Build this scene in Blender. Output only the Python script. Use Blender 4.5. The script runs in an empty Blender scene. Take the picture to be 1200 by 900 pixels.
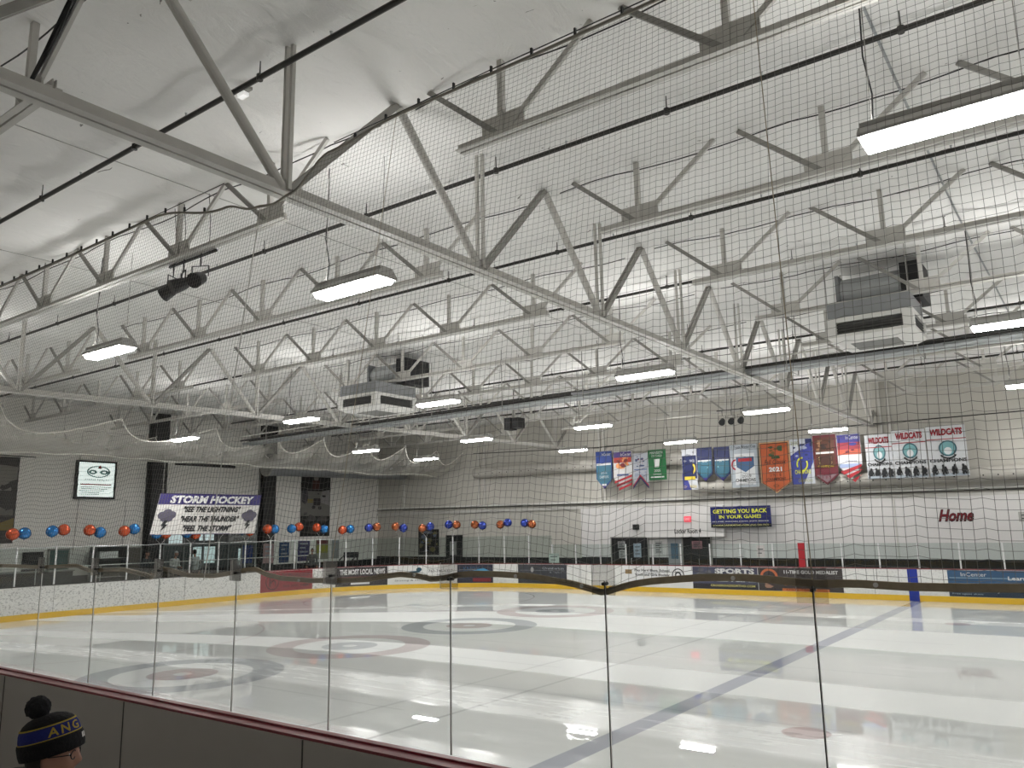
import bpy, bmesh, math, random
from mathutils import Vector, Matrix, noise
random.seed(7)
COL = bpy.context.scene.collection
PI = math.pi
ORD = ['first','second','third','fourth','fifth','sixth','seventh','eighth','ninth','tenth','eleventh','twelfth',
       'thirteenth','fourteenth','fifteenth','sixteenth','seventeenth','eighteenth','nineteenth','twentieth']

# ------------------------------------------------------------------ materials
def s2l(c):
    return tuple(((x/255)/12.92 if x/255 <= .04045 else ((x/255+.055)/1.055)**2.4) for x in c)
MATS = {}
def mat(name, rgb, rough=.6, metal=0., var=.06, scale=6., bump=0., emit=0., coat=0., spec=.5):
    if name in MATS: return MATS[name]
    m = bpy.data.materials.new(name); m.use_nodes = True
    nt = m.node_tree; b = nt.nodes['Principled BSDF']
    b.inputs['Roughness'].default_value = rough
    b.inputs['Metallic'].default_value = metal
    b.inputs['Coat Weight'].default_value = coat
    b.inputs['Specular IOR Level'].default_value = spec
    tc = nt.nodes.new('ShaderNodeTexCoord')
    nz = nt.nodes.new('ShaderNodeTexNoise'); nz.inputs['Scale'].default_value = scale
    nz.inputs['Detail'].default_value = 4
    nt.links.new(tc.outputs['Object'], nz.inputs['Vector'])
    mx = nt.nodes.new('ShaderNodeMix'); mx.data_type = 'RGBA'
    mx.inputs[6].default_value = tuple(max(0, c*(1-var)) for c in rgb)+(1,)
    mx.inputs[7].default_value = tuple(min(1, c*(1+var)) for c in rgb)+(1,)
    nt.links.new(nz.outputs['Fac'], mx.inputs[0])
    nt.links.new(mx.outputs[2], b.inputs['Base Color'])
    if bump:
        bp = nt.nodes.new('ShaderNodeBump'); bp.inputs['Strength'].default_value = bump
        bp.inputs['Distance'].default_value = .02
        nt.links.new(nz.outputs['Fac'], bp.inputs['Height']); nt.links.new(bp.outputs[0], b.inputs['Normal'])
    if emit:
        b.inputs['Emission Color'].default_value = tuple(rgb)+(1,)
        b.inputs['Emission Strength'].default_value = emit
    MATS[name] = m
    return m
def cm(r, g, b, rough=.6, **k):
    return mat('paint_%d_%d_%d' % (r, g, b), s2l((r, g, b)), rough, **k)

STEEL = mat('painted_steel', (.61,.595,.56), .55, 0, .10, 5)
STEEL_D = mat('primed_steel', (.34,.33,.305), .55, 0, .15, 5)
GALV = mat('galvanised_steel', (.48,.50,.51), .35, .8, .15, 4)
GREYDUCT = mat('grey_sheet_metal', (.30,.31,.32), .45, .3, .1, 3)
BLACK = mat('black_paint', (.012,.012,.013), .5)
BLACKRUB = mat('black_rubber', (.015,.015,.016), .8)
PIPE = mat('sprinkler_pipe', (.035,.033,.03), .45, .2)
WHITEP = mat('white_plastic', (.86,.86,.84), .4)
WHITEM = mat('white_enamel', (.78,.77,.74), .4)
RED = mat('maroon_plastic', (.20,.018,.026), .35, coat=.3)
YEL = mat('yellow_kick_plastic', (.80,.50,.03), .4)
NETM = mat('net_twine', (.15,.145,.135), .8)
HEM = mat('net_hem_webbing', (.42,.35,.25), .8, var=.2, scale=30)
CANOPYM = mat('pale_net_twine', (.80,.78,.72), .8)
ALU = mat('aluminium_post', (.75,.76,.76), .35, .3)
CONC = mat('rubber_floor', (.05,.05,.052), .8, 0, .2, 8)
CONC2 = mat('bare_concrete', (.46,.45,.43), .8, 0, .12, 4)
LAMP = mat('lamp_lens', (1,.99,.97), .5, emit=60)
UPFILL = mat('added_uplight_panel', (1,.99,.97), .5, emit=25)  # glow of the upward panels added to lift the ceiling brightness
SIGNGLOW = mat('lightbox_face', (.80,.90,.86), .5, emit=.75)

def ng(name):
    m = bpy.data.materials.new(name); m.use_nodes = True
    nt = m.node_tree; nt.nodes.clear()
    out = nt.nodes.new('ShaderNodeOutputMaterial')
    return m, nt, out
class N:
    def __init__(s, nt): s.nt = nt
    def math(s, op, a, b=0., c=0.):
        n = s.nt.nodes.new('ShaderNodeMath'); n.operation = op
        for i, v in enumerate((a, b, c)):
            if isinstance(v, (int, float)): n.inputs[i].default_value = v
            else: s.nt.links.new(v, n.inputs[i])
        return n.outputs[0]
    def mix(s, f, a, b):
        n = s.nt.nodes.new('ShaderNodeMix'); n.data_type = 'RGBA'
        for i, v in ((0, f), (6, a), (7, b)):
            if isinstance(v, (int, float)): n.inputs[i].default_value = v
            elif isinstance(v, tuple): n.inputs[i].default_value = v+(1,)
            else: s.nt.links.new(v, n.inputs[i])
        return n.outputs[2]
    def step(s, x, e, w=.02):      # smooth 0->1 across e
        n = s.nt.nodes.new('ShaderNodeMapRange'); n.interpolation_type = 'SMOOTHSTEP'
        s.nt.links.new(x, n.inputs['Value'])
        n.inputs['From Min'].default_value = e-w; n.inputs['From Max'].default_value = e+w
        return n.outputs[0]
    def band(s, x, lo, hi, w=.02):
        return s.math('SUBTRACT', s.step(x, lo, w), s.step(x, hi, w))
    def noise(s, vec, scale, detail=4, rough=.5, dist=0.):
        n = s.nt.nodes.new('ShaderNodeTexNoise')
        n.inputs['Scale'].default_value = scale; n.inputs['Detail'].default_value = detail
        n.inputs['Roughness'].default_value = rough; n.inputs['Distortion'].default_value = dist
        s.nt.links.new(vec, n.inputs['Vector']); return n.outputs['Fac']
    def mapping(s, vec, sc):
        n = s.nt.nodes.new('ShaderNodeMapping'); n.inputs['Scale'].default_value = sc
        s.nt.links.new(vec, n.inputs['Vector']); return n.outputs[0]

def glass_mat(name, tint, refl, power=1.):
    m, nt, out = ng(name)
    t = nt.nodes.new('ShaderNodeBsdfTransparent'); t.inputs['Color'].default_value = tint+(1,)
    g = nt.nodes.new('ShaderNodeBsdfGlossy'); g.inputs['Roughness'].default_value = .02
    g.inputs['Color'].default_value = (1,1,1,1)
    lw = nt.nodes.new('ShaderNodeLayerWeight'); lw.inputs['Blend'].default_value = .25
    n = N(nt)
    f = n.math('MULTIPLY', n.math('ADD', n.math('MULTIPLY', lw.outputs['Fresnel'], 1.), .0), refl)
    mx = nt.nodes.new('ShaderNodeMixShader')
    nt.links.new(f, mx.inputs[0]); nt.links.new(t.outputs[0], mx.inputs[1]); nt.links.new(g.outputs[0], mx.inputs[2])
    nt.links.new(mx.outputs[0], out.inputs[0]); return m
GLASS = glass_mat('clear_acrylic', (.985,.99,.985), .25)
GLASSF = glass_mat('tinted_tempered_glass', (.87,.91,.90), .5)
CLIP = glass_mat('clear_polycarbonate_plate', (.82,.815,.81), .8)
def net_sheer():
    m, nt, out = ng('fine_white_netting')
    t = nt.nodes.new('ShaderNodeBsdfTransparent')
    d = nt.nodes.new('ShaderNodeBsdfDiffuse'); d.inputs['Color'].default_value = (.78,.76,.70,1)
    tr = nt.nodes.new('ShaderNodeBsdfTranslucent'); tr.inputs['Color'].default_value = (.78,.76,.70,1)
    m1 = nt.nodes.new('ShaderNodeMixShader'); m1.inputs[0].default_value = .4
    nt.links.new(d.outputs[0], m1.inputs[1]); nt.links.new(tr.outputs[0], m1.inputs[2])
    n = N(nt); tc = nt.nodes.new('ShaderNodeTexCoord')
    f = n.math('ADD', n.math('MULTIPLY', n.noise(tc.outputs['Object'], .8, 4), .35), .08)
    lw = nt.nodes.new('ShaderNodeLayerWeight'); lw.inputs['Blend'].default_value = .5
    f = n.math('MINIMUM', n.math('ADD', f, n.math('MULTIPLY', n.math('POWER', lw.outputs['Facing'], 3.), .6)), .95)
    mx = nt.nodes.new('ShaderNodeMixShader')
    nt.links.new(f, mx.inputs[0]); nt.links.new(t.outputs[0], mx.inputs[1]); nt.links.new(m1.outputs[0], mx.inputs[2])
    nt.links.new(mx.outputs[0], out.inputs[0]); return m
SHEER = net_sheer()

# ------------------------------------------------------------------ mesh builder
class MB:
    def __init__(s): s.v = []; s.f = []; s.mi = []; s.m = []
    def slot(s, m):
        if m not in s.m: s.m.append(m)
        return s.m.index(m)
    def add(s, vs, fs, m=None):
        o = len(s.v); s.v += [tuple(v) for v in vs]; k = s.slot(m) if m else 0
        for f in fs: s.f.append(tuple(i+o for i in f)); s.mi.append(k)
    def box(s, lo, hi, m=None):
        x0,y0,z0 = lo; x1,y1,z1 = hi
        s.add([(x0,y0,z0),(x1,y0,z0),(x1,y1,z0),(x0,y1,z0),(x0,y0,z1),(x1,y0,z1),(x1,y1,z1),(x0,y1,z1)],
              [(0,3,2,1),(4,5,6,7),(0,1,5,4),(1,2,6,5),(2,3,7,6),(3,0,4,7)], m)
    def extr(s, prof, p, q, up=(0,0,1), m=None):
        p = Vector(p); q = Vector(q); d = (q-p).normalized(); up = Vector(up)
        a = d.cross(up)
        if a.length < 1e-4: a = d.cross(Vector((0,1,0)))
        a.normalize(); b = a.cross(d).normalized(); n = len(prof)
        vs = [p+a*u+b*w for u, w in prof]+[q+a*u+b*w for u, w in prof]
        fs = [(i, (i+1) % n, n+(i+1) % n, n+i) for i in range(n)]
        fs += [tuple(range(n-1, -1, -1)), tuple(range(n, 2*n))]
        s.add(vs, fs, m)
    def bar(s, p, q, w, h, up=(0,0,1), m=None):
        s.extr([(-w/2,-h/2),(w/2,-h/2),(w/2,h/2),(-w/2,h/2)], p, q, up, m)
    def tube(s, pts, r, n=8, m=None, cap=True):
        pts = [Vector(p) for p in pts]; vs = []; fs = []; ref = None
        for i, p in enumerate(pts):
            d = (pts[min(i+1, len(pts)-1)]-pts[max(i-1, 0)]).normalized()
            if ref is None:
                ref = Vector((0,0,1)) if abs(d.z) < .9 else Vector((1,0,0))
            a = d.cross(ref).normalized(); b = a.cross(d); ref = b
            rr = r[i] if isinstance(r, (list, tuple)) else r
            for k in range(n):
                t = 2*PI*k/n; vs.append(p+(a*math.cos(t)+b*math.sin(t))*rr)
        for i in range(len(pts)-1):
            for k in range(n):
                fs.append((i*n+k, i*n+(k+1) % n, (i+1)*n+(k+1) % n, (i+1)*n+k))
        if cap: fs += [tuple(range(n-1,-1,-1)), tuple(range((len(pts)-1)*n, len(pts)*n))]
        s.add(vs, fs, m)
    def lathe(s, prof, n=20, c=(0,0,0), m=None, sx=1, sy=1):
        vs = []; fs = []
        for r, z in prof:
            for k in range(n):
                t = 2*PI*k/n; vs.append((c[0]+r*sx*math.cos(t), c[1]+r*sy*math.sin(t), c[2]+z))
        for i in range(len(prof)-1):
            for k in range(n):
                fs.append((i*n+k, i*n+(k+1) % n, (i+1)*n+(k+1) % n, (i+1)*n+k))
        fs += [tuple(range(n-1,-1,-1)), tuple(range((len(prof)-1)*n, len(prof)*n))]
        s.add(vs, fs, m)
    def mesh(s, name, m=None, smooth=False):
        me = bpy.data.meshes.new(name); me.from_pydata(s.v, [], s.f)
        if s.m:
            for x in s.m: me.materials.append(x)
            me.polygons.foreach_set('material_index', s.mi)
        elif m: me.materials.append(m)
        if smooth: me.polygons.foreach_set('use_smooth', [True]*len(me.polygons))
        me.update(); return me
    def build(s, name, m=None, parent=None, smooth=False, loc=None):
        o = bpy.data.objects.new(name, s.mesh(name, m, smooth)); COL.objects.link(o)
        if parent: o.parent = parent
        if loc: o.location = loc
        return o
def tag(o, label=None, cat=None, group=None, kind=None):
    if label: o['label'] = label
    if cat: o['category'] = cat
    if group: o['group'] = group
    if kind: o['kind'] = kind
    return o
def thing(name, label, cat, loc=(0,0,0), rz=0, group=None):
    o = bpy.data.objects.new(name, None); COL.objects.link(o); o.empty_display_size = .1
    o.location = loc; o.rotation_euler = (0,0,rz)
    return tag(o, label, cat, group)
def dup(o, loc, label, rz=None, sub=None):
    c = o.copy(); COL.objects.link(c); c.location = loc; c['label'] = label
    if rz is not None: c.rotation_euler = (0,0,rz)
    for ch in list(o.children):
        d = ch.copy(); COL.objects.link(d); d.parent = c
        for g in ch.children:
            e = g.copy(); COL.objects.link(e); e.parent = d
    return c
def inst(name, me, parent, mw=None):
    o = bpy.data.objects.new(name, me); COL.objects.link(o)
    if parent: o.parent = parent
    if mw is not None: o.matrix_local = mw
    return o

# text and artwork ------------------------------------------------------------
TCACHE = {}
def text_mesh(t, shear=0., bold=0.):
    k = (t, shear, bold)
    if k in TCACHE: return TCACHE[k]
    cu = bpy.data.curves.new('t', 'FONT'); cu.body = t; cu.size = 1; cu.shear = shear; cu.offset = bold
    cu.resolution_u = 2; cu.fill_mode = 'FRONT'
    o = bpy.data.objects.new('t', cu); COL.objects.link(o)
    dg = bpy.context.evaluated_depsgraph_get()
    me = bpy.data.meshes.new_from_object(o.evaluated_get(dg))
    vs = [(v.co.x, v.co.y) for v in me.vertices]; fs = [tuple(p.vertices) for p in me.polygons]
    bpy.data.objects.remove(o); bpy.data.curves.remove(cu); bpy.data.meshes.remove(me)
    x0 = min(v[0] for v in vs); x1 = max(v[0] for v in vs); y0 = min(v[1] for v in vs); y1 = max(v[1] for v in vs)
    vs = [((x-x0)/(x1-x0), (y-y0)/(y1-y0)) for x, y in vs]
    TCACHE[k] = (vs, fs); return TCACHE[k]
class Art:
    """Printed shapes on a surface; F(u, v, d) maps panel coordinates to the world."""
    def __init__(s, F): s.F = F; s.b = MB(); s.t = MB(); s.k = 0
    def poly(s, pts, m, d=None):
        s.k += 1; d = d or .004+.0012*s.k
        s.b.add([s.F(u, v, d) for u, v in pts], [tuple(range(len(pts)))], m)
    def rect(s, u0, v0, u1, v1, m, d=None):
        s.k += 1; d = d or .004+.0012*s.k
        n = max(1, int(abs(u1-u0)/.5)); vs = []; fs = []
        for i in range(n+1):
            u = u0+(u1-u0)*i/n; vs += [s.F(u, v0, d), s.F(u, v1, d)]
        for i in range(n): fs.append((2*i, 2*i+2, 2*i+3, 2*i+1))
        s.b.add(vs, fs, m)
    def disc(s, u, v, ru, rv, m, r0=0., a0=0, a1=2*PI, n=28):
        s.k += 1; d = .004+.0012*s.k; vs = []; fs = []
        for i in range(n+1):
            t = a0+(a1-a0)*i/n; vs += [s.F(u+ru*math.cos(t), v+rv*math.sin(t), d), s.F(u+ru*r0*math.cos(t), v+rv*r0*math.sin(t), d)]
        for i in range(n): fs.append((2*i, 2*i+2, 2*i+3, 2*i+1))
        s.b.add(vs, fs, m)
    def text(s, t, u0, v0, u1, v1, m, shear=0., bold=.0, flip=False):
        s.k += 1; d = .006+.0012*s.k; vs, fs = text_mesh(t, shear, bold)
        s.t.add([s.F(u0+(u1-u0)*((1-x) if flip else x), v0+(v1-v0)*y, d) for x, y in vs], fs, m)
    def done(s, parent):
        if s.b.v: s.b.build('printed_artwork', None, parent)
        if s.t.v: s.t.build('lettering', None, parent)
def squiggle(A, u0, v0, u1, v1, m, seed, n=10, s=.35):
    rnd = random.Random(seed)
    for i in range(n):
        u = u0+(u1-u0)*rnd.random(); v = v0+(v1-v0)*rnd.random(); r = (u1-u0)*s*(.3+.7*rnd.random())
        k = rnd.randint(5, 8); a = rnd.random()*6
        A.poly([(min(max(u+r*(.5+.5*rnd.random())*math.cos(a+2*PI*j/k), u0), u1), min(max(v+.6*r*(.5+.5*rnd.random())*math.sin(a+2*PI*j/k), v0), v1)) for j in range(k)], m)

# ------------------------------------------------------------------ constants of the place
YN, YF, XE, RC = 4.6, 31.0, -29.3, 8.3
XR = 12.0
BH = 1.10
L1 = (YF-RC)-(YN+RC); LA = RC*PI/2
def path(s):
    """inner face of the dasher boards; s = 0 where the left end straightens out"""
    if s < -LA: return (XE+RC+(-s-LA), YN)
    if s < 0:
        a = -s/RC; return (XE+RC-RC*math.cos(a), YN+RC-RC*math.sin(a))
    if s < L1: return (XE, YN+RC+s)
    if s < L1+LA:
        a = (s-L1)/RC; return (XE+RC-RC*math.cos(a), YF-RC+RC*math.sin(a))
    return (XE+RC+s-L1-LA, YF)
def pnorm(s):   # inward normal
    a = Vector(path(s-.01)); b = Vector(path(s+.01)); d = (b-a).normalized()
    return Vector((d.y, -d.x))
def F_board(u, v, d):
    p = path(u); n = pnorm(u); return (p[0]+n.x*d, p[1]+n.y*d, v)
WL, WF, WB, WR = -36.0, 35.0, -3.0, 13.0
CEIL = 8.50
def F_far(Y):
    return lambda u, v, d: (u, Y-d, v)
def F_left(X):
    return lambda u, v, d: (X+d, u, v)

# ------------------------------------------------------------------ room shell
def ribbed(name, base, rib, axis, rough=.6, band=None, var=.05):
    """sheet wall with upright ribs; band = list of (z limit, colour) from the bottom"""
    m, nt, out = ng(name); n = N(nt)
    b = nt.nodes.new('ShaderNodeBsdfPrincipled'); b.inputs['Roughness'].default_value = rough
    ge = nt.nodes.new('ShaderNodeNewGeometry'); sp = nt.nodes.new('ShaderNodeSeparateXYZ')
    nt.links.new(ge.outputs['Position'], sp.inputs[0])
    c = n.mix(n.noise(ge.outputs['Position'], .6, 5), tuple(x*(1-var) for x in base), tuple(x*(1+var) for x in base))
    if band:
        for z, col in band:
            c = n.mix(n.math('LESS_THAN', sp.outputs['Z'], z), c, col)
    nt.links.new(c, b.inputs['Base Color'])
    fr = n.math('FRACT', n.math('DIVIDE', sp.outputs[axis], rib))
    h = n.band(fr, .12, .88, .06)
    bp = nt.nodes.new('ShaderNodeBump'); bp.inputs['Strength'].default_value = .35; bp.inputs['Distance'].default_value = .02
    nt.links.new(h, bp.inputs['Height']); nt.links.new(bp.outputs[0], b.inputs['Normal'])
    nt.links.new(b.outputs[0], out.inputs[0]); return m
M_LEFT = ribbed('left_wall_sheet', (.86,.84,.79), .30, 'Y')
M_FAR = ribbed('far_wall_sheet', (.56,.54,.49), .90, 'X')
M_PLAIN = mat('plain_block_wall', (.66,.64,.60), .8)

def ice_mat():
    m, nt, out = ng('skated_ice'); n = N(nt)
    b = nt.nodes.new('ShaderNodeBsdfPrincipled')
    ge = nt.nodes.new('ShaderNodeNewGeometry'); P = ge.outputs['Position']
    sp = nt.nodes.new('ShaderNodeSeparateXYZ'); nt.links.new(P, sp.inputs[0]); X, Y = sp.outputs['X'], sp.outputs['Y']
    # lanes left by the resurfacer: flooded (glossy) and dry (matt) strips that bend round the end
    e = n.math('MAXIMUM', n.math('SUBTRACT', n.math('MULTIPLY', X, -1.), 13.), 0.)
    bend = n.math('MULTIPLY', n.math('MULTIPLY', n.math('MULTIPLY', e, e), .0040), n.math('SUBTRACT', Y, 6.))
    wob = n.math('MULTIPLY', n.math('SUBTRACT', n.noise(n.mapping(P, (.10,.10,1)), 1., 2), .5), .5)
    wob2 = n.math('MULTIPLY', n.math('SUBTRACT', n.noise(n.mapping(P, (.5,2.,1)), 1.5, 5), .5), .22)
    Yp = n.math('ADD', n.math('ADD', Y, bend), n.math('ADD', wob, wob2))
    dry = None
    for lo, hi, k in ((18.9,22.6,1.), (12.9,14.7,1.), (9.9,11.3,.75), (6.9,8.2,.6), (24.6,25.6,.6)):
        t = n.math('MULTIPLY', n.band(Yp, lo, hi, .16), k)
        dry = t if dry is None else n.math('MAXIMUM', dry, t)
    streak = n.noise(n.mapping(P, (.35,3.,1)), 2.2, 6, .65)
    blot = n.noise(n.mapping(P, (.5,.9,1)), .8, 5, .6)
    dry = n.math('MINIMUM', n.math('ADD', dry, n.math('MULTIPLY', n.step(blot, .60, .06), .35)), 1.)
    wetc = n.mix(streak, (.76,.78,.77), (.85,.87,.86))
    dryc = n.mix(streak, (.88,.895,.89), (.95,.96,.955))
    c = n.mix(dry, wetc, dryc)
    def fade(f, k): return n.math('MULTIPLY', f, k)
    # curling houses
    for i, cy in enumerate((9.34, 13.70, 18.23, 22.69)):
        dx = n.math('ADD', X, 15.0); dy = n.math('SUBTRACT', Y, cy)
        d = n.math('SQRT', n.math('ADD', n.math('MULTIPLY', dx, dx), n.math('MULTIPLY', dy, dy)))
        blue, red = (.10,.135,.18), (.27,.10,.105)
        outer, inner = (blue, red) if i % 2 == 0 else (red, blue)
        c = n.mix(fade(n.math('LESS_THAN', d, 1.95), .55), c, (.86,.88,.88))
        c = n.mix(fade(n.band(d, 1.32, 1.93, .02), .50 if i % 2 == 0 else .42), c, outer)
        c = n.mix(fade(n.band(d, .17, .66, .02), .46), c, inner)
    # painted lines
    def line(axis, pos, w, col, k, lo=None, hi=None):
        nonlocal c
        f = n.band(axis, pos-w/2, pos+w/2, .012)
        if lo is not None: f = n.math('MULTIPLY', f, n.band(Y if axis is X else X, lo, hi, .02))
        c = n.mix(fade(f, k), c, col)
    line(X, -5.5, .34, (.10,.12,.26), .50)
    line(X, -8.2, .07, (.2,.2,.22), .35); line(X, -9.45, .07, (.2,.2,.22), .22)
    line(X, -15.0, .03, (.2,.2,.22), .35)
    line(X, -25.9, .06, (.3,.1,.1), .5)
    for cy in (9.34, 13.70, 18.23, 22.69): line(Y, cy, .03, (.2,.2,.22), .3, -24, -9)
    for cy in (11.5, 16.0, 20.5): line(Y, cy, .04, (.2,.2,.25), .25, -27, -3)
    def dot(cx, cy, r, col, k, r0=None):
        nonlocal c
        dx = n.math('SUBTRACT', X, cx); dy = n.math('SUBTRACT', Y, cy)
        d = n.math('SQRT', n.math('ADD', n.math('MULTIPLY', dx, dx), n.math('MULTIPLY', dy, dy)))
        f = n.math('SUBTRACT', 1., n.step(d, r, .02))
        if r0: f = n.band(d, r0, r, .015)
        c = n.mix(fade(f, k), c, col)
    dot(-3.49, 11.16, .31, (.30,.10,.10), .5); dot(-3.49, 24.6, .31, (.30,.10,.10), .4)
    dot(-22.6, 24.4, 4.6, (.3,.12,.12), .4, 4.54); dot(-22.6, 11.2, 4.6, (.3,.12,.12), .35, 4.54)
    # skate cuts
    sc = n.noise(n.mapping(P, (1.,1.6,1)), 5., 8, .8, 3.)
    cut = n.math('MULTIPLY', n.band(sc, .495, .505, .004), .12)
    c = n.mix(cut, c, (.99,.99,.99))
    chips = n.step(n.noise(P, 9., 2), .79, .01)
    c = n.mix(fade(chips, .55), c, (.12,.13,.13))
    nt.links.new(c, b.inputs['Base Color'])
    r = n.math('ADD', .005, n.math('MULTIPLY', dry, n.math('ADD', .22, n.math('MULTIPLY', streak, .25))))
    nt.links.new(r, b.inputs['Roughness'])
    b.inputs['IOR'].default_value = 1.31
    nt.links.new(n.math('SUBTRACT', .85, n.math('MULTIPLY', dry, .6)), b.inputs['Specular IOR Level'])
    bp = nt.nodes.new('ShaderNodeBump'); bp.inputs['Strength'].default_value = .01; bp.inputs['Distance'].default_value = .001
    nt.links.new(n.noise(n.mapping(P, (.4,1.2,1)), 3., 5), bp.inputs['Height']); nt.links.new(bp.outputs[0], b.inputs['Normal'])
    nt.links.new(b.outputs[0], out.inputs[0]); return m

b = MB(); b.box((XE-.6, YN-.05, -.06), (XR, YF+.05, 0)); tag(b.build('floor_ice', ice_mat()), kind='structure')
b = MB(); b.box((WL-.2, WB-.2, -.4), (WR+.2, WF+.2, -.062)); tag(b.build('floor', CONC), kind='structure')
b = MB(); b.box((WL, 1.15, -.062), (WR, 4.395, .0)); tag(b.build('floor_walkway', mat('grey_rubber_floor', (.16,.16,.16), .8)), kind='structure')
b = MB(); b.box((WL-.2, WB, -.06), (WL, WF, CEIL+.3)); tag(b.build('wall_left', M_LEFT), kind='structure')
b = MB(); b.box((WL-.2, WF, -.06), (WR+.2, WF+.2, CEIL+.3)); tag(b.build('wall_far', M_FAR), kind='structure')
b = MB(); b.box((WR, WB, -.06), (WR+.2, WF, CEIL+.3)); tag(b.build('wall_right', M_PLAIN), kind='structure')
b = MB(); b.box((WL-.2, WB-.2, -.06), (WR+.2, WB, CEIL+.3)); tag(b.build('wall_near', M_PLAIN), kind='structure')
# spectator platform
b = MB(); b.box((WL, WB, -.06), (WR, 1.15, .45)); tag(b.build('floor_spectator_platform', CONC2), kind='structure')

def ceiling():
    m, nt, out = ng('faced_roof_insulation'); n = N(nt)
    b = nt.nodes.new('ShaderNodeBsdfPrincipled'); b.inputs['Roughness'].default_value = .6
    ge = nt.nodes.new('ShaderNodeNewGeometry'); P = ge.outputs['Position']
    sp = nt.nodes.new('ShaderNodeSeparateXYZ'); nt.links.new(P, sp.inputs[0])
    c = n.mix(n.noise(P, .5, 5), (.87,.86,.835), (.93,.92,.895))
    seam = n.math('ABSOLUTE', n.math('SUBTRACT', n.math('FRACT', n.math('DIVIDE', n.math('ADD', n.math('ADD', sp.outputs['X'], 40.), n.math('MULTIPLY', n.noise(P, 1.5, 3), .08)), 1.45)), .5))
    ridge = n.math('SUBTRACT', 1., n.step(seam, .02, .016))
    spots = n.step(n.noise(n.mapping(P, (1.,1.8,1.)), 2.6, 6, .62, 1.2), .705, .006)
    c = n.mix(n.math('MULTIPLY', spots, .8), c, (.10,.085,.07))
    nt.links.new(c, b.inputs['Base Color'])
    wr = n.math('ADD', n.noise(n.mapping(P, (1.2,.35,1.)), 2.2, 7, .62, 1.6), n.math('MULTIPLY', ridge, .10))
    bp = nt.nodes.new('ShaderNodeBump'); bp.inputs['Strength'].default_value = .7; bp.inputs['Distance'].default_value = .07
    nt.links.new(wr, bp.inputs['Height']); nt.links.new(bp.outputs[0], b.inputs['Normal'])
    nt.links.new(b.outputs[0], out.inputs[0])
    x0, x1, y0, y1, st = WL-.2, WR+.2, WB-.2, WF+.2, .16
    nx, ny = int((x1-x0)/st), int((y1-y0)/st); vs = []
    for j in range(ny+1):
        y = y0+(y1-y0)*j/ny
        for i in range(nx+1):
            x = x0+(x1-x0)*i/nx
            q = ((x+40)/1.45+.5) % 1; sag = math.sin(PI*q)
            jj = ((y-3.65)/3.62) % 1; sg2 = math.sin(PI*jj)**.6
            z = CEIL-.03*sag-.07*sg2*sag+.045*noise.noise(Vector((x*1.0, y*.55, 0)))+.015*noise.noise(Vector((x*3., y*1.2, 7)))
            vs.append((x, y, z))
    fs = [(j*(nx+1)+i, (j+1)*(nx+1)+i, (j+1)*(nx+1)+i+1, j*(nx+1)+i+1) for j in range(ny) for i in range(nx)]
    # closed slab: add a flat roof deck over it
    k = len(vs); vs += [(x0,y0,CEIL+.3),(x1,y0,CEIL+.3),(x1,y1,CEIL+.3),(x0,y1,CEIL+.3)]; fs.append((k,k+1,k+2,k+3))
    me = bpy.data.meshes.new('ceiling'); me.from_pydata(vs, [], fs); me.materials.append(m)
    me.polygons.foreach_set('use_smooth', [True]*len(me.polygons))
    o = bpy.data.objects.new('ceiling', me); COL.objects.link(o); tag(o, kind='structure')
ceiling()

# far wall lower cladding, ledges, bases
LOWW = mat('white_painted_panels', (.74,.72,.71), .5, var=.03, scale=1.)
b = MB(); b.box((-21.35, WF-.12, 1.25), (WR, WF, 3.62)); tag(b.build('trim_1', LOWW), kind='structure')
b = MB(); b.box((-21.35, WF-.15, -.06), (WR, WF, 1.25))
b.box((WL, WF-.06, -.06), (-21.35, WF, 1.2)); tag(b.build('baseboard_far', BLACKRUB), kind='structure')
b = MB(); b.box((WL, 12.0, -.06), (WL+.06, WF-.07, 1.05)); tag(b.build('baseboard_left', BLACKRUB), kind='structure')
b = MB(); b.box((WL, WF-.10, 3.62), (WR, WF, 3.76)); b.box((WL, WF-.14, 3.98), (WR, WF-.02, 4.02))
tag(b.build('trim_2', STEEL), kind='structure')
# upright seams / steel columns on the far wall
b = MB()
for x in (-33.8, -28.0, -27.6, -20.2, -19.95, -13.2, -6.95, -6.62, .3): b.box((x, WF-.11, 3.8), (x+.09, WF, 8.5))
for x in (-33.8, -28.0, -24.6): b.box((x, WF-.05, 1.2), (x+.05, WF, 3.7))
for x in (-20.2, -6.75, .3): b.box((x, WF-.15, 1.25), (x+.06, WF-.12, 3.6))
tag(b.build('trim_3', STEEL), kind='structure')

def door_black(idx, x0, x1, papers, label):
    t = thing('door_%d' % idx, label, None)
    if 'category' in t: del t['category']
    t['kind'] = 'structure'
    b = MB(); b.box((x0, WF-.19, .0), (x1, WF-.155, 2.17)); b.build('door_leaf', BLACK, t)
    b = MB()
    for a in (x0-.05, x1): b.box((a, WF-.21, 0), (a+.05, WF-.15, 2.2))
    b.box((x0-.05, WF-.21, 2.17), (x1+.05, WF-.15, 2.22)); b.build('door_frame', STEEL_D, t)
    b = MB(); xm = (x0+x1)/2
    b.tube([(xm+.1, WF-.24, .95), (xm+.1, WF-.24, 1.2)], .012, 6); b.box((xm+.09, WF-.24, .94), (xm+.11, WF-.19, .96)); b.box((xm+.09, WF-.24, 1.19), (xm+.11, WF-.19, 1.21))
    b.build('door_handle', ALU, t)
door_black(1, -19.6, -17.65, None, 'black double door in the white wall, papers taped to it')
door_black(2, -15.85, -14.5, None, 'black door under the Locker Room 4 lettering')
b = MB(); b.box((-17.6, WF-.36, 2.24), (-13.75, WF-.12, 3.58)); b.box((-17.6, WF-.40, 2.18), (-13.75, WF-.12, 2.24))
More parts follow.
